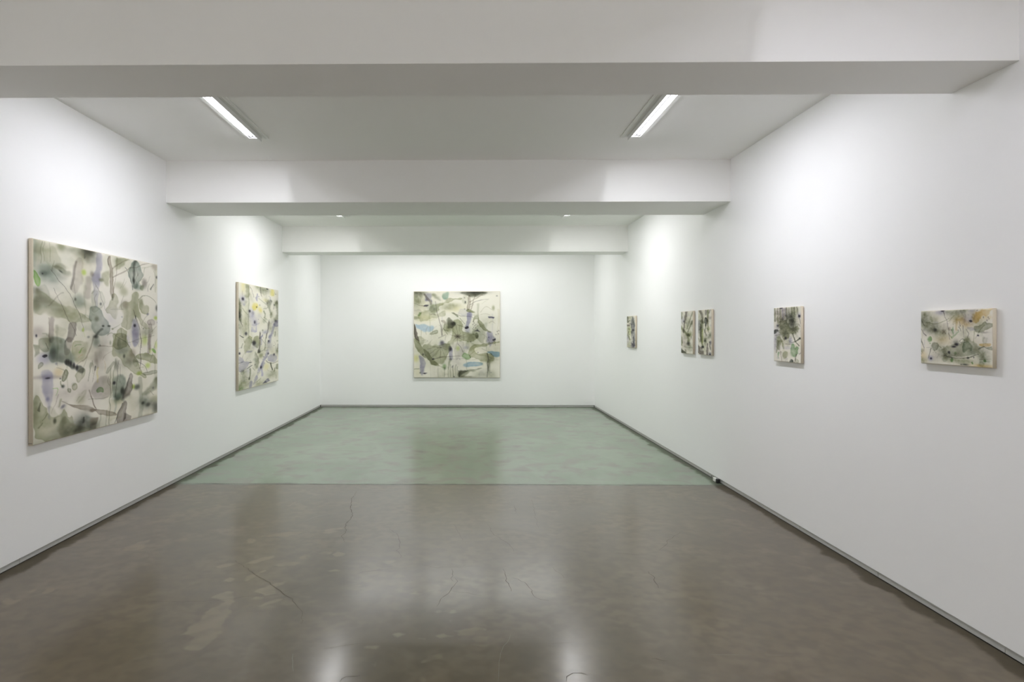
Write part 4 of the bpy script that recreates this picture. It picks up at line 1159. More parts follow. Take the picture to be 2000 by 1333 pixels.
  ('P',((14.4,105.2),(32.7,103.7),(37.2,105.5),(41.7,102.6),(47.7,104.7),(59.8,100.3),(70.6,102.2),(73.6,108.2),(68.8,115.7),(63.5,130.7),(56.8,140),(44.7,144.5),(32.7,142.7),(25.2,132.2),(20.4,115.7)),(.62,.65,.51),.85,.45,.25),
  ('S',((53.7,108.2),(26.7,111.2)),.23,.45,(.38,.4,.33),.5,.35),
  ('S',((53.7,108.2),(31.2,120.2)),.23,.45,(.38,.4,.33),.5,.35),
  ('S',((53.7,108.2),(37.2,108.2)),.23,.45,(.38,.4,.33),.5,.35),
  ('S',((53.7,108.2),(41.7,124.7)),.23,.45,(.38,.4,.33),.5,.35),
  ('S',((53.7,108.2),(46.2,109.7)),.23,.45,(.38,.4,.33),.5,.35),
  ('S',((53.7,108.2),(59.8,124.7)),.23,.45,(.38,.4,.33),.5,.35),
  ('S',((53.7,108.2),(62.8,112.7)),.23,.45,(.38,.4,.33),.5,.35),
  ('S',((53.7,108.2),(34.2,129.2)),.23,.45,(.38,.4,.33),.5,.35),
  ('S',((53.7,108.2),(50.7,130.7)),.23,.45,(.38,.4,.33),.5,.35),
  ('G',(65.8,108.2),7.51,6.01,(.6,.63,.53),.6,0),
  ('P',((67,104.9),(75.1,107.9),(77.3,120.2),(73.6,134),(68.5,132.5),(69.5,120.2)),(.69,.69,.83),.95,1.05,0),
  ('G',(71.8,112.7),2.7,3.3,(.1,.1,.22),.75,0),
  ('G',(55.3,100.2),3.3,3.76,(.1,.1,.22),.55,0),
  ('G',(55.3,103.7),6.01,6.01,(.69,.69,.83),.6,0),
  ('P',((9.9,122.9),(19.2,127.4),(23.3,135.2),(21,153.2),(16.5,164.9),(13.7,154.7),(11.7,139.7)),(.69,.69,.83),1,1.2,0),
  ('G',(17,142.7),3.76,13.52,(.69,.69,.83),.4,0),
  ('P',((17.7,158.9),(21,157.4),(26.7,158.9),(22.2,160.4)),(.1,.1,.22),1,.45,0),
  ('S',((36.9,132.2),(47.7,128.4),(65.8,126.2),(89.8,125.9)),.68,.3,(.42,.4,.39),.8,.35),
  ('G',(38,131.9),2.1,1.35,(.1,.1,.22),.9,0),
  ('S',((65.8,130.7),(94.3,131.4),(119.8,134)),.38,.38,(.42,.4,.39),.4,.35),
  ('S',((85.3,102.2),(92.8,111.2),(97,119.4)),.6,.6,(.42,.4,.39),.65,.35),
  ('S',((.5,151),(11,150.2)),.75,.75,(.6,.63,.53),.8,.35),
  ('S',((48,145),(48.5,167.5)),.53,.53,(.42,.4,.39),.35,.35),
  ('G',(4.2,130.7),4.81,6.01,(.95,.95,.6),.7,0),
  ('S',((17,96.9),(23,93.9),(29,96.4),(22.2,101)),.6,.6,(.6,.63,.53),.5,.35),
  ('G',(7.2,157.7),9.01,9.01,(.93,.92,.8),.5,0),
  ('S',((32.7,58.6),(32.7,166.7)),.3,.3,(.6,.63,.53),.3,.35),
  ('S',((52.2,94.6),(52.2,144.2)),.38,.38,(.6,.63,.53),.4,.35),
 ]),
 'pansy': (140, 110, [
  ('G',(7.5,18.8),16.79,16.79,(.6,.63,.53),.75,0),
  ('G',(15.7,30.6),15.37,7.68,(.62,.65,.51),.6,0),
  ('G',(30.3,38.3),10.1,8.21,(.38,.4,.33),.85,0),
  ('G',(31.6,39.6),3.28,3.28,(.22,.26,.24),.9,0),
  ('G',(40.6,47.1),13.74,14.99,(.74,.76,.64),.6,0),
  ('G',(42.9,2.8),8.75,5,(.69,.69,.83),.8,0),
  ('G',(46.9,.4),3.49,1.87,(.1,.1,.22),1,0),
  ('S',((48.6,1.2),(53,13.7),(57.1,25),(59.4,42.2),(62.2,59.3)),.62,.31,(.42,.4,.39),.85,.35),
  ('S',((12.9,24.1),(28.9,27.2),(43,24.7),(54.3,20.6),(60.5,16.4)),.9,.45,(.62,.65,.51),.9,.35),
  ('S',((59.3,23.1),(64.2,17.7),(70.2,11.8)),1.11,1.11,(.74,.76,.64),.7,.8),
  ('G',(70.2,3.9),14.61,5.48,(.6,.63,.53),.8,0),
  ('G',(87.9,.7),7.18,3.11,(.62,.65,.51),.8,0),
  ('G',(75,13.2),12.11,4.84,(.74,.76,.64),.6,0),
  ('P',((112.9,2.1),(129.2,-0),(139.6,0),(133.5,10.4),(121.7,16.9),(117.4,27.3),(107.4,28.2),(105.7,16.5)),(.93,.82,.56),1,2.1,0),
  ('G',(116.2,12.1),9.29,8.13,(.93,.82,.56),.7,0),
  ('G',(132.5,16.1),5.71,3.42,(.93,.82,.56),.5,0),
  ('G',(82.2,20),10.81,7.21,(.93,.82,.56),.9,0),
  ('G',(96.1,28.1),8.29,5.33,(.93,.82,.56),.8,0),
  ('S',((76.2,20.5),(74.5,39.8)),1.57,1.57,(.93,.82,.56),.6,.8),
  ('G',(98.4,19.2),8.28,8.28,(.78,.78,.93),1,0),
  ('P',((97.6,20.4),(102.9,19.7),(106,22.4),(104.3,25.6),(99.5,23.6)),(.1,.1,.22),1,.59,0),
  ('G',(105.1,0),7.06,7.06,(.78,.78,.93),.6,0),
  ('P',((106.9,32.9),(118.5,31.9),(127.1,21.7),(129.5,27.5),(140.1,25.7),(140.4,35.6),(132.5,39.1),(125.1,44.8),(116.4,44.9),(109.7,40.2)),(.6,.63,.53),.85,.94,.2),
  ('G',(118.5,27.3),8.1,8.1,(.74,.76,.64),.7,0),
  ('S',((116.4,44),(122.9,34.3),(126.6,30.3)),1.04,1.04,(.62,.65,.51),.8,.35),
  ('G',(127.2,44.3),5.73,1.37,(.52,.49,.48),.8,0),
  ('G',(115.5,50.1),1.51,1.27,(.1,.1,.22),.95,0),
  ('G',(133.5,16.1),.91,.91,(.42,.4,.39),.7,0),
  ('G',(134.6,19),.91,.91,(.42,.4,.39),.7,0),
  ('G',(131.2,21.6),1.37,1.14,(.42,.4,.39),.5,0),
  ('P',((95,34),(103,34.1),(113,38.8),(101.9,41.1)),(.69,.69,.83),.5,.95,0),
  ('P',((14.3,58.7),(19.8,52),(24.6,52.3),(26.1,62.4),(18.9,64),(15.2,61.5)),(.5,.7,.42),.9,.64,0),
  ('G',(8.7,7),2.32,3.36,(.62,.65,.51),.8,0),
  ('G',(20.6,67.5),1.27,1.27,(.5,.7,.42),.7,0),
  ('S',((-.1,17.4),(4.8,24),(8.9,29.8)),1.43,.91,(.38,.4,.33),.8,.6),
  ('S',((.4,38.2),(12.5,52.3)),.91,.58,(.42,.4,.39),.8,.35),
  ('S',((.3,58.9),(3.5,67.9),(7.9,77.1)),1.56,.39,(.38,.4,.33),.9,.35),
  ('S',((24.9,21.8),(22.2,12.8)),1.65,1.65,(.74,.76,.64),.8,.8),
  ('P',((23.7,73.2),(27.8,64.6),(35.6,64.5),(39.8,72.1),(34.5,82.5),(26.6,81.6)),(.58,.6,.53),.9,.51,.2),
  ('S',((23.3,78.3),(18.8,87.9),(16.9,98.5)),.76,.44,(.38,.4,.33),.85,.35),
  ('S',((12,77.3),(24,76.3)),.51,.51,(.42,.4,.39),.5,.35),
  ('G',(21.5,98.6),5.07,5.07,(.78,.78,.93),1,0),
  ('G',(22.8,98.9),2.02,1.9,(.1,.1,.22),.95,0),
  ('S',((39.5,72.1),(43.4,75.8)),1,1,(.6,.63,.53),.7,.35),
  ('P',((67.9,31.9),(69.7,39.8),(68,49.5),(65.5,42.2)),(.66,.8,.64),.95,.49,0),
  ('S',((78.7,42.8),(66.2,55)),1.2,1.44,(.7,.82,.66),.9,.35),
  ('S',((59.4,47.1),(65.6,54.4)),.86,.86,(.74,.76,.64),.8,.35),
  ('G',(49.7,43.6),4.21,4.71,(.66,.62,.57),.7,0),
  ('S',((48.2,37.2),(50.1,43.4),(45.7,39.7)),.5,.5,(.42,.4,.39),.6,.35),
  ('S',((53.2,40.3),(50.1,43.4),(53.9,48.3)),.49,.49,(.42,.4,.39),.6,.35),
  ('S',((46.3,48.4),(49.7,44)),.5,.5,(.42,.4,.39),.5,.35),
  ('G',(60.6,37.3),2.21,3.19,(.66,.62,.57),.7,0),
  ('S',((80.8,23.6),(82.5,32.6)),.96,.96,(.42,.4,.39),.6,.35),
  ('S',((79.9,33.8),(84,42.2)),.48,.48,(.42,.4,.39),.5,.35),
  ('S',((87.5,31.5),(89.6,53)),.84,.36,(.42,.4,.39),.6,.35),
  ('S',((94.4,37.5),(98.5,47),(96.8,54.1)),.47,.83,(.52,.49,.48),.7,.35),
  ('S',((91.4,4.2),(92,13.7),(90.1,30.3)),.36,.36,(.42,.4,.39),.55,.35),
  ('S',((108.6,42.3),(107.6,63.3)),.7,.7,(.74,.76,.64),.8,.35),
  ('S',((115.3,45.8),(110.9,56.3)),.35,.35,(.42,.4,.39),.5,.35),
  ('P',((40.8,79.6),(63.2,70.3),(80,67.4),(93.9,54.1),(105.9,63.3),(117,66.6),(119.2,79.2),(114.3,86.9),(96.4,93.6),(73,95.7),(58.5,91.8),(48.5,90.4)),(.6,.63,.53),.7,1.99,0),
  ('P',((85.9,68.5),(91.7,60.7),(107,68),(106.7,76.2),(96.3,79.1),(89.5,85),(86.9,76.8)),(.52,.62,.52),.85,.6,.15),
  ('G',(95.1,57.6),5.32,5.32,(.62,.65,.51),.8,0),
  ('G',(75.3,68.2),3.37,2.65,(.1,.1,.22),.95,0),
  ('G',(69.9,72.8),3.88,1.82,(.1,.1,.22),.85,0),
  ('G',(74.1,64),6.04,4.83,(.38,.4,.33),.6,0),
  ('G',(60.3,84.4),2.08,2.32,(.1,.1,.22),.95,0),
  ('G',(59.7,89.9),13.44,4.89,(.38,.4,.33),.75,0),
  ('S',((81.2,62),(84.1,56.6),(89.3,57.7),(91.1,64.2)),.54,.54,(.22,.26,.24),.7,.35),
  ('G',(85.9,60.7),2.86,2.39,(9,9,9),.6,0),
  ('S',((82.4,63.8),(89.4,63.7)),.48,.48,(.22,.26,.24),.5,.35),
  ('G',(73,85.7),2.41,2.65,(.5,.7,.42),.7,0),
  ('G',(45.9,84.4),7.43,7.43,(.6,.63,.53),.6,0),
  ('P',((64.6,92.1),(84.9,93.6),(113.2,85.2),(102.1,92.1),(82.5,95.5),(68.2,95.4)),(9,9,9),.8,.36,0),
  ('S',((49.8,91.6),(65.8,95.1),(84.9,95.7),(102.1,92.7),(117.6,85)),1.11,.62,(.38,.4,.33),.85,.6),
  ('G',(97,93.6),2.12,1.77,(.22,.26,.24),.95,0),
  ('G',(82.5,100.3),20.29,4.77,(.62,.65,.51),.9,0),
  ('G',(90.7,106.9),5.91,1.42,(.22,.26,.24),.8,0),
  ('G',(53.5,95.1),7.37,4.92,(.62,.65,.51),.7,0),
  ('G',(105.4,82),5.84,5.84,(.52,.6,.57),.6,0),
  ('P',((63.4,97.1),(68.2,95.6),(70.1,100.3),(65.9,104.2),(63.7,101.9)),(.5,.7,.42),.85,.49,0),
  ('P',((102.7,101.5),(106,100.1),(106.6,104.7),(103.8,105.5)),(.5,.7,.42),.9,.47,0),
  ('P',((124.9,96.2),(127.9,94.6),(130.2,98.1),(129,100.2),(126.3,99.2)),(.5,.7,.42),1,.46,0),
  ('P',((117.5,66),(139.1,62.7),(139.1,69.5),(126.2,71.2),(117.3,69.5)),(.93,.82,.56),1,.69,0),
  ('P',((127.1,73),(140.3,69.4),(140.8,76.4),(133.7,76.4)),(.6,.63,.53),.95,.46,.2),
  ('S',((116.2,76.1),(126,71.3)),.92,1.27,(.38,.4,.33),.85,.35),
  ('G',(121.4,85.4),6.89,7.46,(.6,.63,.53),.75,0),
  ('S',((118.2,95.6),(138.8,93.7)),.92,.4,(.66,.62,.57),.95,.35),
  ('G',(119.8,101),1.38,1.15,(.6,.63,.53),.5,0),
  ('S',((123,92.8),(127.3,81.2)),.57,.57,(.74,.76,.64),.6,.35),
  ('G',(124.2,107.4),18.28,2.97,(.93,.82,.56),.9,0),
  ('G',(4.7,93.7),7.73,10.3,(.93,.82,.56),.5,0),
  ('G',(4.8,103.3),7.72,5.15,(.62,.65,.51),.7,0),
  ('G',(47.1,59.5),14.88,7.44,(.93,.82,.56),.4,0),
  ('G',(33.2,94.9),7.52,6.27,(.7,.66,.66),.3,0),
  ('G',(1.2,83.5),5.17,3.88,(.6,.63,.53),.6,0),
 ]),
 'sprig': (53, 108, [
  ('G',(15.8,14.3),12.55,18.26,(.7,.66,.66),.75,0),
  ('S',((2.2,-.7),(2.8,26.6)),1.51,1.51,(.6,.63,.53),.7,.8),
  ('S',((7.6,-.4),(8.2,12.9)),1.04,1.04,(.6,.63,.53),.7,.8),
  ('S',((13.5,-.1),(14.1,31.4)),1.95,1.95,(.6,.63,.53),.7,.8),
  ('S',((18.7,.2),(19.3,24.7)),1.48,1.48,(.69,.69,.83),.7,.8),
  ('S',((23.3,.5),(23.8,15.7)),1.02,1.02,(.69,.69,.83),.7,.8),
  ('S',((26.1,.6),(26.7,33.8)),1.24,1.24,(.6,.63,.53),.7,.8),
  ('S',((30.6,.9),(31.1,13.8)),1.12,1.12,(.6,.63,.53),.7,.8),
  ('S',((36.1,1.2),(36.7,14)),1.44,1.44,(.62,.65,.51),.7,.8),
  ('S',((41,1.5),(41.5,14.1)),1.21,1.21,(.38,.4,.33),.7,.8),
  ('G',(15.6,1),2.51,1.37,(.1,.1,.22),.95,0),
  ('G',(35,21.7),8.89,14.44,(.62,.65,.51),.9,0),
  ('G',(29.5,18.2),5.04,7.84,(.69,.69,.83),.6,0),
  ('G',(36.7,25.6),4.88,11.64,(.22,.26,.24),1,0),
  ('G',(37.2,33.9),5.54,5.54,(.38,.4,.33),.7,0),
  ('G',(42.6,8.7),6.59,9.89,(.74,.76,.64),.8,0),
  ('G',(51.1,16.7),4.34,4.89,(.78,.78,.93),.8,0),
  ('G',(50.6,18.5),1.96,2.28,(.1,.1,.22),1,0),
  ('S',((45.8,.1),(48.2,14.4),(52.2,27.6),(53.4,37.3)),.77,.38,(.42,.4,.39),.75,.35),
  ('S',((49.6,34),(52.2,38.4)),.54,.54,(.42,.4,.39),.6,.35),
  ('P',((11.1,29.1),(19.3,21.3),(29.5,32.7),(33.9,42.8),(42.6,35.1),(50.6,38.4),(46.9,52.6),(40.5,53.2),(32.8,47.3),(31.1,58.4),(21.6,66),(17,58.8),(12.3,42.9)),(.62,.65,.51),.95,1.38,0),
  ('G',(18.7,40.6),8.52,15.91,(.38,.4,.33),.55,0),
  ('G',(42.6,41.1),5.5,8.24,(.38,.4,.33),.65,0),
  ('S',((32.8,43.9),(40.5,45),(44.8,51.5)),.56,.56,(.38,.4,.33),.7,.35),
  ('S',((21.6,47.4),(32.8,46.1)),.57,.57,(.38,.4,.33),.5,.35),
  ('P',((-.1,44.3),(6.4,42.6),(10.2,45.4),(5.8,49.8),(1.8,53.6),(-.3,52.8)),(.22,.26,.24),1,.47,0),
  ('G',(8.5,36),1.96,2.19,(.1,.1,.22),.7,0),
  ('G',(24.5,61.1),2.14,2.59,(.1,.1,.22),1,0),
  ('S',((3.4,55.7),(14.6,54.3)),.58,.58,(.42,.4,.39),.7,.35),
  ('P',((5.8,22.1),(8.8,15.2),(11.1,26.8),(9,32.5)),(.62,.65,.51),.8,.69,0),
  ('S',((36.1,69.4),(43.2,67.5),(48,63.5),(52.7,60.3)),.67,1.33,(.38,.4,.33),.9,.35),
  ('S',((38.3,52.7),(42.6,66.9),(50.1,74.8)),1,.66,(.38,.4,.33),.8,.35),
  ('G',(51.7,60.6),1.95,1.63,(.22,.26,.24),.9,0),
  ('G',(3.4,66.1),5.22,16.25,(.69,.69,.83),.9,0),
  ('G',(34.1,65.6),3.11,6.12,(.69,.69,.83),1,0),
  ('G',(28.3,79.8),7.85,2.47,(.69,.69,.83),.7,0),
  ('G',(29.5,69.7),4.48,6.72,(.74,.76,.64),.7,0),
  ('P',((5.2,57.9),(14.9,56.6),(17.2,65.6),(13.5,79.5),(11.1,85.9),(6.4,82.2)),(.6,.63,.53),.9,1.39,0),
  ('S',((10.5,68.2),(5.8,90.3)),2.53,1.38,(.62,.65,.51),.7,.8),
  ('G',(9.4,63.6),3.45,5.76,(.85,.88,.6),.6,0),
  ('S',((17,65.6),(20.4,81.4)),1.37,1.37,(.74,.76,.64),.9,.8),
  ('P',((33.7,75.1),(39.4,69.1),(42.3,74.7),(42.6,80.1),(44.8,75.4),(48.7,76.5),(49.2,86.3),(46.1,94.4),(41.5,98.7),(36.1,95.1),(33.7,87.3)),(.6,.76,.58),1,.45,.12),
  ('S',((45,91),(41.9,108.8)),.99,.44,(.38,.4,.33),.75,.35),
  ('P',((31.9,108.1),(34.8,100.4),(39.4,103.3),(40.9,107.8)),(.33,.37,.34),1,.56,0),
  ('P',((17.5,89.5),(27.2,85.5),(29.7,94.3),(23.3,102.9),(18.7,99.7)),(.74,.76,.64),1,.91,0),
  ('S',((14.4,88.6),(17.2,107.2)),.8,.8,(.66,.62,.57),.7,.35),
  ('S',((10.2,90.6),(9,102.2)),1.49,.34,(.62,.76,.6),.85,.35),
  ('S',((24.4,72.7),(33.4,72.9)),.79,.79,(.52,.49,.48),.8,.35),
  ('S',((50.6,91.1),(53.7,87.6)),.76,.76,(.52,.49,.48),.7,.35),
  ('G',(25,51.8),6.76,6.76,(.38,.4,.33),.5,0),
  ('G',(7.6,47.5),4.62,6.92,(.69,.69,.83),.4,0),
 ]),
 'twig': (24, 82, [
  ('S',((.8,.6),(1.5,13.3)),1.69,1.69,(.6,.63,.53),.8,.8),
  ('S',((11.2,-1.2),(8.2,17.7),(5,39.3)),2.23,1.4,(.52,.49,.48),.85,.7),
  ('S',((-.3,29.3),(5.2,37.7),(14.6,45.7)),2.12,2.12,(.62,.65,.51),1,.7),
  ('G',(6.1,19.3),1.67,1.84,(.1,.1,.22),.8,0),
  ('S',((23.6,2.8),(17.9,17.9),(12.5,34.2)),1.44,.88,(.6,.63,.53),.7,.8),
  ('S',((24,19.6),(18.7,29.3),(13.8,40.8)),2,.88,(.6,.63,.53),.8,.7),
  ('G',(16.3,23.6),3.67,5.71,(.6,.63,.53),.6,0),
  ('G',(22.6,23.6),1.45,4.02,(.38,.4,.33),.8,0),
  ('G',(3.4,17.6),4.2,6.72,(.78,.78,.93),.6,0),
  ('G',(18.3,44.7),5.68,4.47,(.58,.62,.42),.9,0),
  ('S',((15,45.6),(15.8,63.6)),2.62,2.62,(.62,.65,.51),.9,.7),
  ('G',(15.4,62.8),2.29,2.62,(.1,.1,.22),.95,0),
  ('G',(21.4,51.8),1.29,3.63,(.38,.4,.33),.85,0),
  ('P',((-.5,45.8),(2.4,47),(3.8,61.2),(2.6,68),(-.5,66.1)),(.62,.65,.51),1,.68,0),
  ('P',((-.6,72.1),(3.4,74.2),(8,78.7),(12.7,81.9),(-.6,82.3)),(.38,.4,.33),1,.51,0),
  ('G',(-.1,78.4),3.38,4.23,(.22,.26,.24),.5,0),
  ('G',(7.4,56.8),5.83,14.15,(.7,.66,.66),.5,0),
  ('G',(18.7,69),5.68,6.49,(.6,.63,.53),.7,0),
  ('S',((8.8,74.9),(10,81.4)),1.16,1.16,(.6,.63,.53),.7,.8),
  ('G',(11.2,27.6),4.95,16.5,(.82,.84,.74),.8,0),
  ('S',((21.2,56.7),(23.6,48.5)),1.37,1.37,(9,9,9),.8,.35),
  ('S',((6.9,69.3),(17.9,69.9)),.83,.83,(.6,.63,.53),.5,.8),
 ]),
 'pod': (28, 88, [
  ('S',((4,-0),(9.8,10.7),(9.8,24.8)),2.34,1.51,(.52,.49,.48),.75,.8),
  ('S',((16.6,-.9),(16.9,8.6)),1.96,1.96,(.52,.49,.48),.7,.7),
  ('S',((21.1,-.6),(20.4,18.5),(21.6,40.4)),2.03,.73,(.62,.65,.51),1,.6),
  ('S',((25.5,.9),(22.8,7.2)),1.12,1.12,(.52,.49,.48),.6,.8),
  ('G',(6.5,12.2),5,8.33,(.82,.84,.74),.8,0),
  ('P',((13.3,16.6),(16.4,13.7),(20.2,16.8),(20.6,25),(17.4,29),(16.6,34.3),(13.8,25.7)),(.22,.26,.24),.95,.74,0),
  ('G',(19.4,20.9),1.95,4.88,(.55,.48,.3),.8,0),
  ('G',(3.1,33.9),4.61,10.9,(.5,.52,.56),.9,0),
  ('S',((9,23.9),(6.5,43),(7.8,63.8),(10.7,73.1)),3.32,1.49,(.62,.65,.51),1,.7),
  ('S',((6.5,30.6),(6.1,60.6)),1.5,1.5,(.38,.4,.33),.5,.9),
  ('G',(10.4,72.9),2.32,1.82,(.1,.1,.22),1,0),
  ('P',((-.3,68.5),(4,72.4),(9.8,76.9),(14.4,88.5),(-.3,88.3)),(.52,.49,.48),.95,.84,0),
  ('S',((.6,69.3),(6.5,87.2)),.67,.67,(.38,.4,.33),.5,.35),
  ('S',((4,64),(1.4,55.8)),.75,.75,(.6,.63,.53),.6,.35),
  ('S',((17.6,29.8),(14,42.1),(18.2,49.4)),1.06,1.06,(.6,.63,.53),.8,.7),
  ('G',(15.6,58.5),4.5,6.14,(.62,.65,.51),.9,0),
  ('G',(15.2,60.3),1.97,2.79,(.22,.26,.24),.75,0),
  ('S',((18.8,35.5),(22.4,43.6)),.81,.81,(.62,.65,.51),.8,.35),
  ('G',(24.5,51.6),3.62,4.43,(.6,.63,.53),.85,0),
  ('S',((14,38.8),(17.2,51.8)),.66,.66,(.52,.49,.48),.7,.35),
  ('S',((20.3,66.3),(19.2,88)),1.46,2.11,(.52,.49,.48),.85,.7),
  ('S',((24,62.1),(26.1,78)),1.05,.64,(.38,.4,.33),.8,.35),
  ('G',(26.1,63.6),1.2,2.73,(.1,.1,.22),.95,0),
  ('G',(25.3,86.1),1.77,2.89,(.1,.1,.22),1,0),
  ('S',((10,38.8),(10,63.7)),1.41,1.41,(.85,.9,.6),.9,.7),
  ('G',(24.4,16.2),4.83,2.42,(.7,.66,.66),.6,0),
  ('G',(22.8,37.1),3.23,4.04,(.85,.88,.7),.8,0),
  ('G',(14,76.6),3.29,6.57,(.82,.84,.74),.8,0),
 ]),
 'bark': (17, 62, [
  ('G',(5.1,4),4.91,3.68,(.74,.76,.64),.9,0),
  ('S',((1.2,.1),(2.4,11.9)),1.43,1.43,(.38,.4,.33),.7,.8),
  ('S',((2.9,11.3),(6,8.9)),.92,.92,(.6,.63,.53),.8,.8),
  ('S',((-.2,18.3),(4.3,18.7)),1.55,1.55,(.52,.49,.48),.85,.7),
  ('G',(3.9,25.4),2.76,4.29,(.62,.65,.51),.9,0),
  ('G',(6.6,27.8),2.07,7.91,(.82,.88,.58),.9,0),
  ('S',((3.7,30.9),(2.3,38.3),(6.3,46.1)),1.35,1.53,(.62,.65,.51),.85,.8),
  ('G',(1.4,45.7),2.76,7.37,(.69,.69,.83),.8,0),
  ('G',(4.8,56.5),5.47,5.47,(.74,.76,.64),.8,0),
  ('G',(6,16.9),2.44,3.67,(.7,.66,.66),.6,0),
  ('P',((9,7.8),(12,-.5),(14.4,6.2),(16.7,20),(16.1,34.3),(16.9,61.9),(8.3,62.1),(10.5,46.5),(8.1,34.5),(9.6,26),(8.1,16.3)),(.5,.52,.58),.95,.85,0),
  ('G',(13.1,12.2),2.4,4.8,(.62,.65,.51),.5,0),
  ('G',(13.2,57.6),3.57,5.95,(.5,.45,.6),.8,0),
  ('G',(13.1,27.5),1.44,1.8,(.1,.1,.22),1,0),
  ('G',(13,42.7),1.79,2.03,(.1,.1,.22),.6,0),
  ('S',((12,17.6),(12.1,26)),.48,.48,(9,9,9),.6,.35),
  ('S',((10.1,10.3),(10.3,15.1)),.48,.48,(9,9,9),.6,.35),
  ('S',((11.5,39.2),(11.1,53)),.66,.9,(9,9,9),.75,.35),
  ('G',(10.2,31.4),1.81,4.82,(.38,.4,.33),.5,0),
 ]),
}



def vnoise(X, Y, scale, seed):
    """smooth value noise in 0..1"""
    rng = np.random.default_rng(seed)
    g = rng.random((64, 64))
    x, y = X / scale, Y / scale
    xi, yi = np.floor(x).astype(int), np.floor(y).astype(int)
    fx, fy = x - xi, y - yi
    fx, fy = fx * fx * (3 - 2 * fx), fy * fy * (3 - 2 * fy)
    a = g[yi % 64, xi % 64] * (1 - fx) + g[yi % 64, (xi + 1) % 64] * fx
    b = g[(yi + 1) % 64, xi % 64] * (1 - fx) + g[(yi + 1) % 64, (xi + 1) % 64] * fx
    return a * (1 - fy) + b * fy


BASE = np.array((0.935, 0.918, 0.87))


def soften(pts, closed):
    """round the corners of a hand drawn outline"""
    q = np.asarray(pts, float)
    if len(q) < (5 if closed else 3):
        return q
    for _ in range(2):
        a = q
        b = np.roll(q, -1, 0) if closed else q[1:]
        a = a if closed else q[:-1]
        r = np.empty((2 * len(a), 2))
        r[0::2] = a * 0.75 + b * 0.25
        r[1::2] = a * 0.25 + b * 0.75
        q = r if closed else np.vstack([q[:1], r, q[-1:]])
    return q


WASH = ((.80, .82, .73), (.74, .76, .66), (.72, .76, .70), (.80, .79, .77), (.82, .82, .90), (.70, .72, .62), (.88, .87, .78))


def under_marks(W, H, seed):
    """first thin washes over the bare cloth"""
    rng = np.random.default_rng(seed + 100)
    u = min(W, H) / 100.0
    out = []
    for i in range(24):
        x, y = rng.uniform(0, W), rng.uniform(0, H)
        out.append(('G', (x, y), rng.uniform(4, 13) * u * (W / H) ** .5, rng.uniform(5, 16) * u, WASH[rng.integers(len(WASH))], rng.uniform(.2, .5), rng.uniform(-.6, .6)))
    for i in range(16):
        x, y = rng.uniform(0, W), rng.uniform(0, H)
        n = 9
        r = rng.uniform(3, 8) * u
        an = np.linspace(0, 2 * math.pi, n, endpoint=False)
        rr = r * rng.uniform(.6, 1.25, n)
        el = rng.uniform(.6, 1.7)
        out.append(('P', [(x + a * math.cos(t), y + a * el * math.sin(t)) for a, t in zip(rr, an)], WASH[rng.integers(len(WASH))], rng.uniform(.3, .55), rng.uniform(.4, 2.0) * u, .14))
    return out


def over_marks(W, H, seed):
    """last small touches: twigs, flecks and drips"""
    rng = np.random.default_rng(seed + 200)
    u = min(W, H) / 100.0
    out = []
    for i in range(15):
        x, y = rng.uniform(.03, .97) * W, rng.uniform(.03, .97) * H
        t = rng.uniform(-2.4, -.7)
        L = rng.uniform(5, 15) * u
        c = rng.uniform(-.25, .25)
        p = [(x, y), (x + L * .5 * math.cos(t + c), y + L * .5 * math.sin(t + c)), (x + L * math.cos(t - c), y + L * math.sin(t - c))]
        out.append(('S', p, rng.uniform(.25, .55) * u, rng.uniform(.2, .4) * u, (.60, .60, .53), rng.uniform(.3, .6), .5))
    for i in range(14):
        x, y = rng.uniform(0, W), rng.uniform(0, H)
        out.append(('G', (x, y), rng.uniform(.4, 1.1) * u, rng.uniform(.5, 1.5) * u, ((.45, .47, .40), (.30, .31, .34), (.55, .55, .66))[rng.integers(3)], rng.uniform(.4, .85), rng.uniform(-1, 1)))
    for i in range(9):
        x, y = rng.uniform(0, W), rng.uniform(0, .6) * H
        out.append(('S', [(x, y), (x, y + rng.uniform(10, 32) * u)], rng.uniform(.5, 1.3) * u, rng.uniform(.2, .6) * u, WASH[rng.integers(len(WASH))], rng.uniform(.35, .6), .9))
    return out


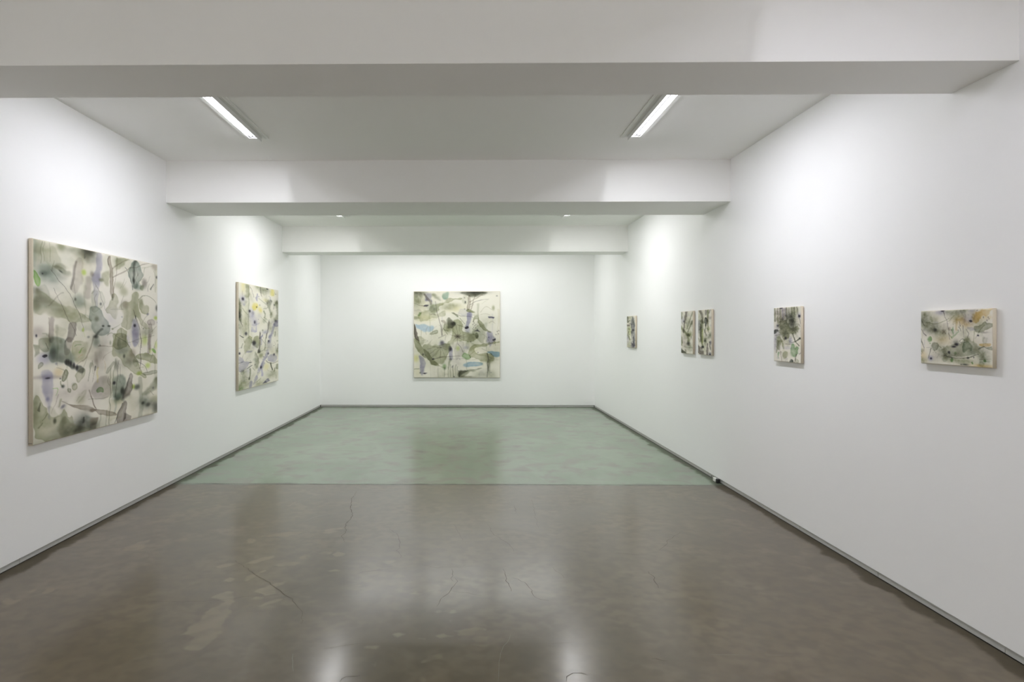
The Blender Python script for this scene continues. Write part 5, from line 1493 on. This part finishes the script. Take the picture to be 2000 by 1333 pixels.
def paint(key, nx, ny):
    """watercolour-like marks laid one over the other on bare canvas; returns colours (ny,nx,3), display space"""
    W, H, marks = PAINT[key]
    u, v = np.meshgrid(np.linspace(0, W, nx), np.linspace(0, H, ny))
    sd0 = len(key) * 7 + nx
    u = u.ravel()
    v = v.ravel()
    unit = min(W, H) / 100.0
    nz = (vnoise(u, v, 8 * max(unit, .35), sd0) - 0.5) * 0.7 + (vnoise(u, v, 3.0 * max(unit, .35), sd0 + 1) - 0.5) * 0.5
    k = max(unit, .35)
    tex = 0.48 + 0.55 * vnoise(u, v, 15 * k, sd0 + 2) + 0.30 * vnoise(u, v, 6 * k, sd0 + 7) + 0.22 * (vnoise(u, v, 2.0 * k, sd0 + 3) - 0.5)
    lost = vnoise(u, v, 12 * k, sd0 + 9)
    col = np.tile(BASE, (len(u), 1)) * (0.985 + 0.03 * vnoise(u, v, 25 * max(unit, .4), sd0 + 5))[:, None]
    P = np.stack([u, v], -1)

    def lay(sel, al, Tc):
        if Tc[0] <= 5:
            g = sum(Tc) / 3.0
            Tc = [g + (c - g) * 0.82 for c in Tc]
        al = np.clip(al * 0.98, 0, 1)[:, None]
        if Tc[0] > 5:
            col[sel] = col[sel] * (1 - al) + BASE * al
        else:
            col[sel] = col[sel] * (1 - al * (1 - np.array(Tc)))
    # the marks wander a little, as a loaded brush does
    wu = u + (vnoise(u, v, 6 * k, sd0 + 11) - 0.5) * 1.7 * k + (vnoise(u, v, 2.2 * k, sd0 + 12) - 0.5) * 0.45 * k
    wv = v + (vnoise(u, v, 6 * k, sd0 + 13) - 0.5) * 1.7 * k + (vnoise(u, v, 2.2 * k, sd0 + 14) - 0.5) * 0.45 * k
    P = np.stack([wu, wv], -1)
    for mk in under_marks(W, H, sd0) + marks + over_marks(W, H, sd0):
        if mk[0] == 'G':
            _, c, rx, ry, Tc, a, rot = mk
            R = 2.3 * max(rx, ry)
            s = np.where((abs(u - c[0]) < R) & (abs(v - c[1]) < R))[0]
            dx, dy = u[s] - c[0], v[s] - c[1]
            ca, sa = math.cos(rot), math.sin(rot)
            q = ((dx * ca + dy * sa) / rx) ** 2 + ((-dx * sa + dy * ca) / ry) ** 2
            small = max(rx, ry) < 5 * unit
            al = np.exp(-(q * 0.75) ** (1.5 if small else 1.0)) * a
            lay(s, al * (1 if small else tex[s]) * (1 + (0 if small else 0.8) * nz[s]), Tc)
        elif mk[0] == 'P':
            _, pts, Tc, a, soft, edge = mk
            q = soften(pts, True)
            pad = soft * 2 + 4 + 3 * k
            lo, hi = q.min(0) - pad, q.max(0) + pad
            s = np.where((u > lo[0]) & (u < hi[0]) & (v > lo[1]) & (v < hi[1]))[0]
            if not len(s):
                continue
            size = min(*(q.max(0) - q.min(0)))
            sd = poly_sd(P[s], q) + nz[s] * min(0.22 * size, 6.0)
            # washes keep a crisp rim in places and bleed away in others
            sf = max(soft, 0.5) + np.clip(lost[s] - 0.6, 0, 1) * min(0.5 * size, 9.0)
            x = np.clip(0.5 + sd / (2 * sf), 0, 1)
            al = x * x * (3 - 2 * x) * a * tex[s]
            if edge:
                al = al + edge * np.exp(-((sd - 0.8) / 0.8) ** 2) * 1.25 * np.clip(1.4 - 2 * lost[s], 0, 1)
                al = al * (1 - 0.3 * np.clip(sd / (0.35 * size + 1e-6), 0, 1))
            lay(s, al, Tc)
        else:
            _, pts, w0, w1, Tc, a, soft = mk
            q = soften(pts, False)
            pad = max(w0, w1) * 1.8 + 2 + 3 * k
            lo, hi = q.min(0) - pad, q.max(0) + pad
            s = np.where((u > lo[0]) & (u < hi[0]) & (v > lo[1]) & (v < hi[1]))[0]
            if not len(s):
                continue
            best = np.full(len(s), 1e9)
            par = np.zeros(len(s))
            ln = np.r_[0, np.cumsum(np.hypot(*np.diff(q, axis=0).T))]
            for i in range(len(q) - 1):
                e = q[i + 1] - q[i]
                wq = P[s] - q[i]
                t = np.clip((wq @ e) / max(e @ e, 1e-9), 0, 1)
                dd = np.hypot(*(wq - t[:, None] * e).T)
                up = dd < best
                best = np.where(up, dd, best)
                par = np.where(up, (ln[i] + t * (ln[i + 1] - ln[i])) / max(ln[-1], 1e-9), par)
            w = np.maximum((w0 + (w1 - w0) * par) * (0.7 + 0.6 * lost[s]), 0.34)
            sf = np.maximum(w * soft, 0.30)
            x = np.clip(0.5 + (w - best + nz[s] * w * 0.5) / (2 * sf), 0, 1)
            thin = 0.72 if max(w0, w1) < 1.6 * k else 1.0
            lay(s, x * x * (3 - 2 * x) * a * thin * (0.75 + 0.3 * tex[s]), Tc)
    return np.clip(col, 0.01, 1).reshape(ny, nx, 3)


def srgb2lin(c):
    return np.where(c <= 0.04045, c / 12.92, ((c + 0.055) / 1.055) ** 2.4)


def paint_material():
    k = Nodes('thin_paint_on_canvas')
    at = k.n('ShaderNodeAttribute', attribute_name='paint')
    co = k.coords()
    weave = k.noise(900.0, 2.0, 0.5, co)
    c = k.mix(k.ramp(weave, 0.3, 0.7, 0.0, 0.10), at.outputs['Color'], (0.75, 0.70, 0.58))
    k.principled(c, 0.8, 0.0, 0.15, k.bump(weave, 0.15, 0.0006))
    return k.mat


M_PAINT = paint_material()
M_LINEN = plain('raw_canvas', (0.67, 0.60, 0.475), 0.9, 0, 0.1, noise=0.08, scale=260.0, bump=0.1)
M_WOOD = plain('stretcher_wood', (0.52, 0.38, 0.22), 0.6, 0, 0.3, noise=0.15, scale=12.0)


def painting(key, name, label, w, h, t, loc, rotz, nx, ny):
    """w x h canvas on a stretcher t deep; local x = viewer's right, local z = up, local -y = towards the viewer, y=0 at the wall"""
    g = thing(name, label, 'painting', loc, rotz, 'paintings on the gallery walls')
    # raw canvas folded round the stretcher: four sides with rounded edges, plus the turned over strips behind
    rb = 0.005
    bm = bmesh.new()
    add_box(bm, (-w / 2, -t, 0), (w / 2, -0.004, h))
    bmesh.ops.bevel(bm, geom=[e for e in bm.edges if all(v.co.y < -t + 1e-4 for v in e.verts) or abs(e.verts[0].co.z - e.verts[1].co.z) > 0.9 * h], offset=rb, segments=3, affect='EDGES', profile=0.5)
    obj('canvas_edge', bm_mesh('canvas_edge', bm, True), M_LINEN, g)['label'] = 'bare beige canvas folded round the stretcher sides'
    # painted face
    col = srgb2lin(paint(key, nx, ny))
    U, V = np.meshgrid(np.linspace(-w / 2 + 0.0015, w / 2 - 0.0015, nx), np.linspace(h - 0.0015, 0.0015, ny))
    ex = np.minimum(np.minimum(U + w / 2, w / 2 - U), np.minimum(V, h - V))
    Yd = -t - 0.0006 + 0.004 * np.clip(1 - ex / rb, 0, 1) ** 2
    co = np.stack([U, Yd, V], -1).reshape(-1, 3)
    idx = np.arange(nx * ny).reshape(ny, nx)
    quads = np.stack([idx[:-1, :-1], idx[1:, :-1], idx[1:, 1:], idx[:-1, 1:]], -1).reshape(-1, 4)
    me = bpy.data.meshes.new('painted_face')
    me.vertices.add(len(co))
    me.vertices.foreach_set('co', co.ravel())
    me.loops.add(quads.size)
    me.loops.foreach_set('vertex_index', quads.ravel())
    me.polygons.add(len(quads))
    me.polygons.foreach_set('loop_start', np.arange(0, quads.size, 4))
    me.update(calc_edges=True)
    at = me.attributes.new('paint', 'FLOAT_COLOR', 'POINT')
    at.data.foreach_set('color', np.concatenate([col.reshape(-1, 3), np.ones((nx * ny, 1))], 1).astype(np.float32).ravel())
    obj('painted_face', me, M_PAINT, g)
    # stretcher bars behind
    b = 0.035 if w < 1 else 0.06
    for lo, hi in (((-w / 2 + .012, -.0039, .012), (-w / 2 + b, -.0004, h - .012)), ((w / 2 - b, -.0039, .012), (w / 2 - .012, -.0004, h - .012)),
                   ((-w / 2 + b, -.0039, .012), (w / 2 - b, -.0004, b)), ((-w / 2 + b, -.0039, h - b), (w / 2 - b, -.0004, h - .012))):
        obj('stretcher_bar', box_mesh('stretcher_bar', lo, hi), M_WOOD, g)
    # folded corner of the cloth at the foot of the near side
    if key != 'meadow':
        return g
    fx = -w / 2 if abs(rotz - math.pi / 2) < 0.1 else w / 2
    sg = -1 if fx < 0 else 1
    lo = (min(fx, fx + sg * .0012), -t + .004, 0.012)
    hi = (max(fx, fx + sg * .0012), -.006, 0.0145)
    obj('corner_fold', box_mesh('corner_fold', lo, hi), M_GAP, g)
    return g


RL, RR = math.pi / 2, -math.pi / 2
painting('meadow', 'painting', 'large landscape format canvas of grey green plants, nearest on the left wall', 1.62, 1.304, 0.033, (XL, 4.79, 0.717), RL, 300, 300)
painting('iris', 'painting', 'large pale canvas with lavender and a yellow patch, farther along the left wall', 1.62, 1.304, 0.033, (XL, 8.409, 0.716), RL, 170, 250)
painting('pond', 'painting', 'square canvas with blue pools and green leaves, alone on the end wall', 1.62, 1.62, 0.033, (-0.1832, YB, 0.5546), 0.0, 220, 220)
painting('bark', 'painting', 'small upright looking canvas with a dark violet grey stem, farthest on the right wall', 0.475, 0.457, 0.025, (XR, 9.252, 1.193), RR, 60, 110)
painting('twig', 'painting', 'left canvas of the close pair on the right wall, dark twigs and a dark corner', 0.370, 0.456, 0.025, (XR, 6.914, 1.191), RR, 60, 120)
painting('pod', 'painting', 'right canvas of the close pair on the right wall, dark pod near its top', 0.367, 0.451, 0.025, (XR, 6.400, 1.1965), RR, 64, 130)
painting('sprig', 'painting', 'small canvas with a pale green leaf low down, second nearest on the right wall', 0.401, 0.408, 0.025, (XR, 4.7655, 1.206), RR, 100, 160)
painting('pansy', 'painting', 'small landscape format canvas with ochre and ink blots, nearest on the right wall', 0.456, 0.272, 0.025, (XR, 3.140, 1.270), RR, 210, 160)

# ------------------------------------------------------------------ cable connector at the foot of the right wall
M_PLUGW = plain('white_plastic', (0.72, 0.72, 0.68), 0.4)
M_PLUGB = plain('black_plastic', (0.015, 0.015, 0.016), 0.45)
M_CLIP = plain('grey_clip_metal', (0.30, 0.30, 0.26), 0.4, 0.5)
cc = thing('cable_connector', 'small white and black plug connector lying at the foot of the right wall', 'connector', (XR - 0.022, 6.12, 0.0))
obj('plug_body', box_mesh('plug_body', (-.014, -.010, .001), (.014, .045, .034), .005), M_PLUGW, cc)
obj('socket', box_mesh('socket', (-.017, -.068, .001), (.017, -.034, .040), .005), M_PLUGB, cc)['label'] = 'black socket end'
obj('collar', box_mesh('collar', (-.013, -.036, .003), (.013, -.010, .031), .003), M_PLUGW, cc)


def tube(name, pts, r, seg=8):
    bm = bmesh.new()
    rings = []
    pts = [Vector(p) for p in pts]
    for i, p in enumerate(pts):
        d = (pts[min(i + 1, len(pts) - 1)] - pts[max(i - 1, 0)]).normalized()
        a = d.orthogonal().normalized()
        b = d.cross(a)
        rings.append([bm.verts.new(p + a * r * math.cos(q) + b * r * math.sin(q)) for q in [2 * math.pi * j / seg for j in range(seg)]])
    for i in range(len(rings) - 1):
        for j in range(seg):
            try:
                bm.faces.new((rings[i][j], rings[i][(j + 1) % seg], rings[i + 1][(j + 1) % seg], rings[i + 1][j]))
            except ValueError:
                pass
    bm.faces.new(rings[0])
    bm.faces.new(rings[-1])
    bmesh.ops.recalc_face_normals(bm, faces=bm.faces[:])
    return bm_mesh(name, bm, True)


lp = [(0, 0.045, 0.018), (0, 0.07, 0.024)]
for j in range(10):
    q = math.pi * (j / 9.0)
    lp.append((0.0, 0.088 + 0.022 * math.sin(q - math.pi / 2), 0.030 + 0.012 * math.sin(q)))
lp.append((0, 0.085, 0.010))
obj('clip_loop', tube('clip_loop', lp, 0.004), M_CLIP, cc)
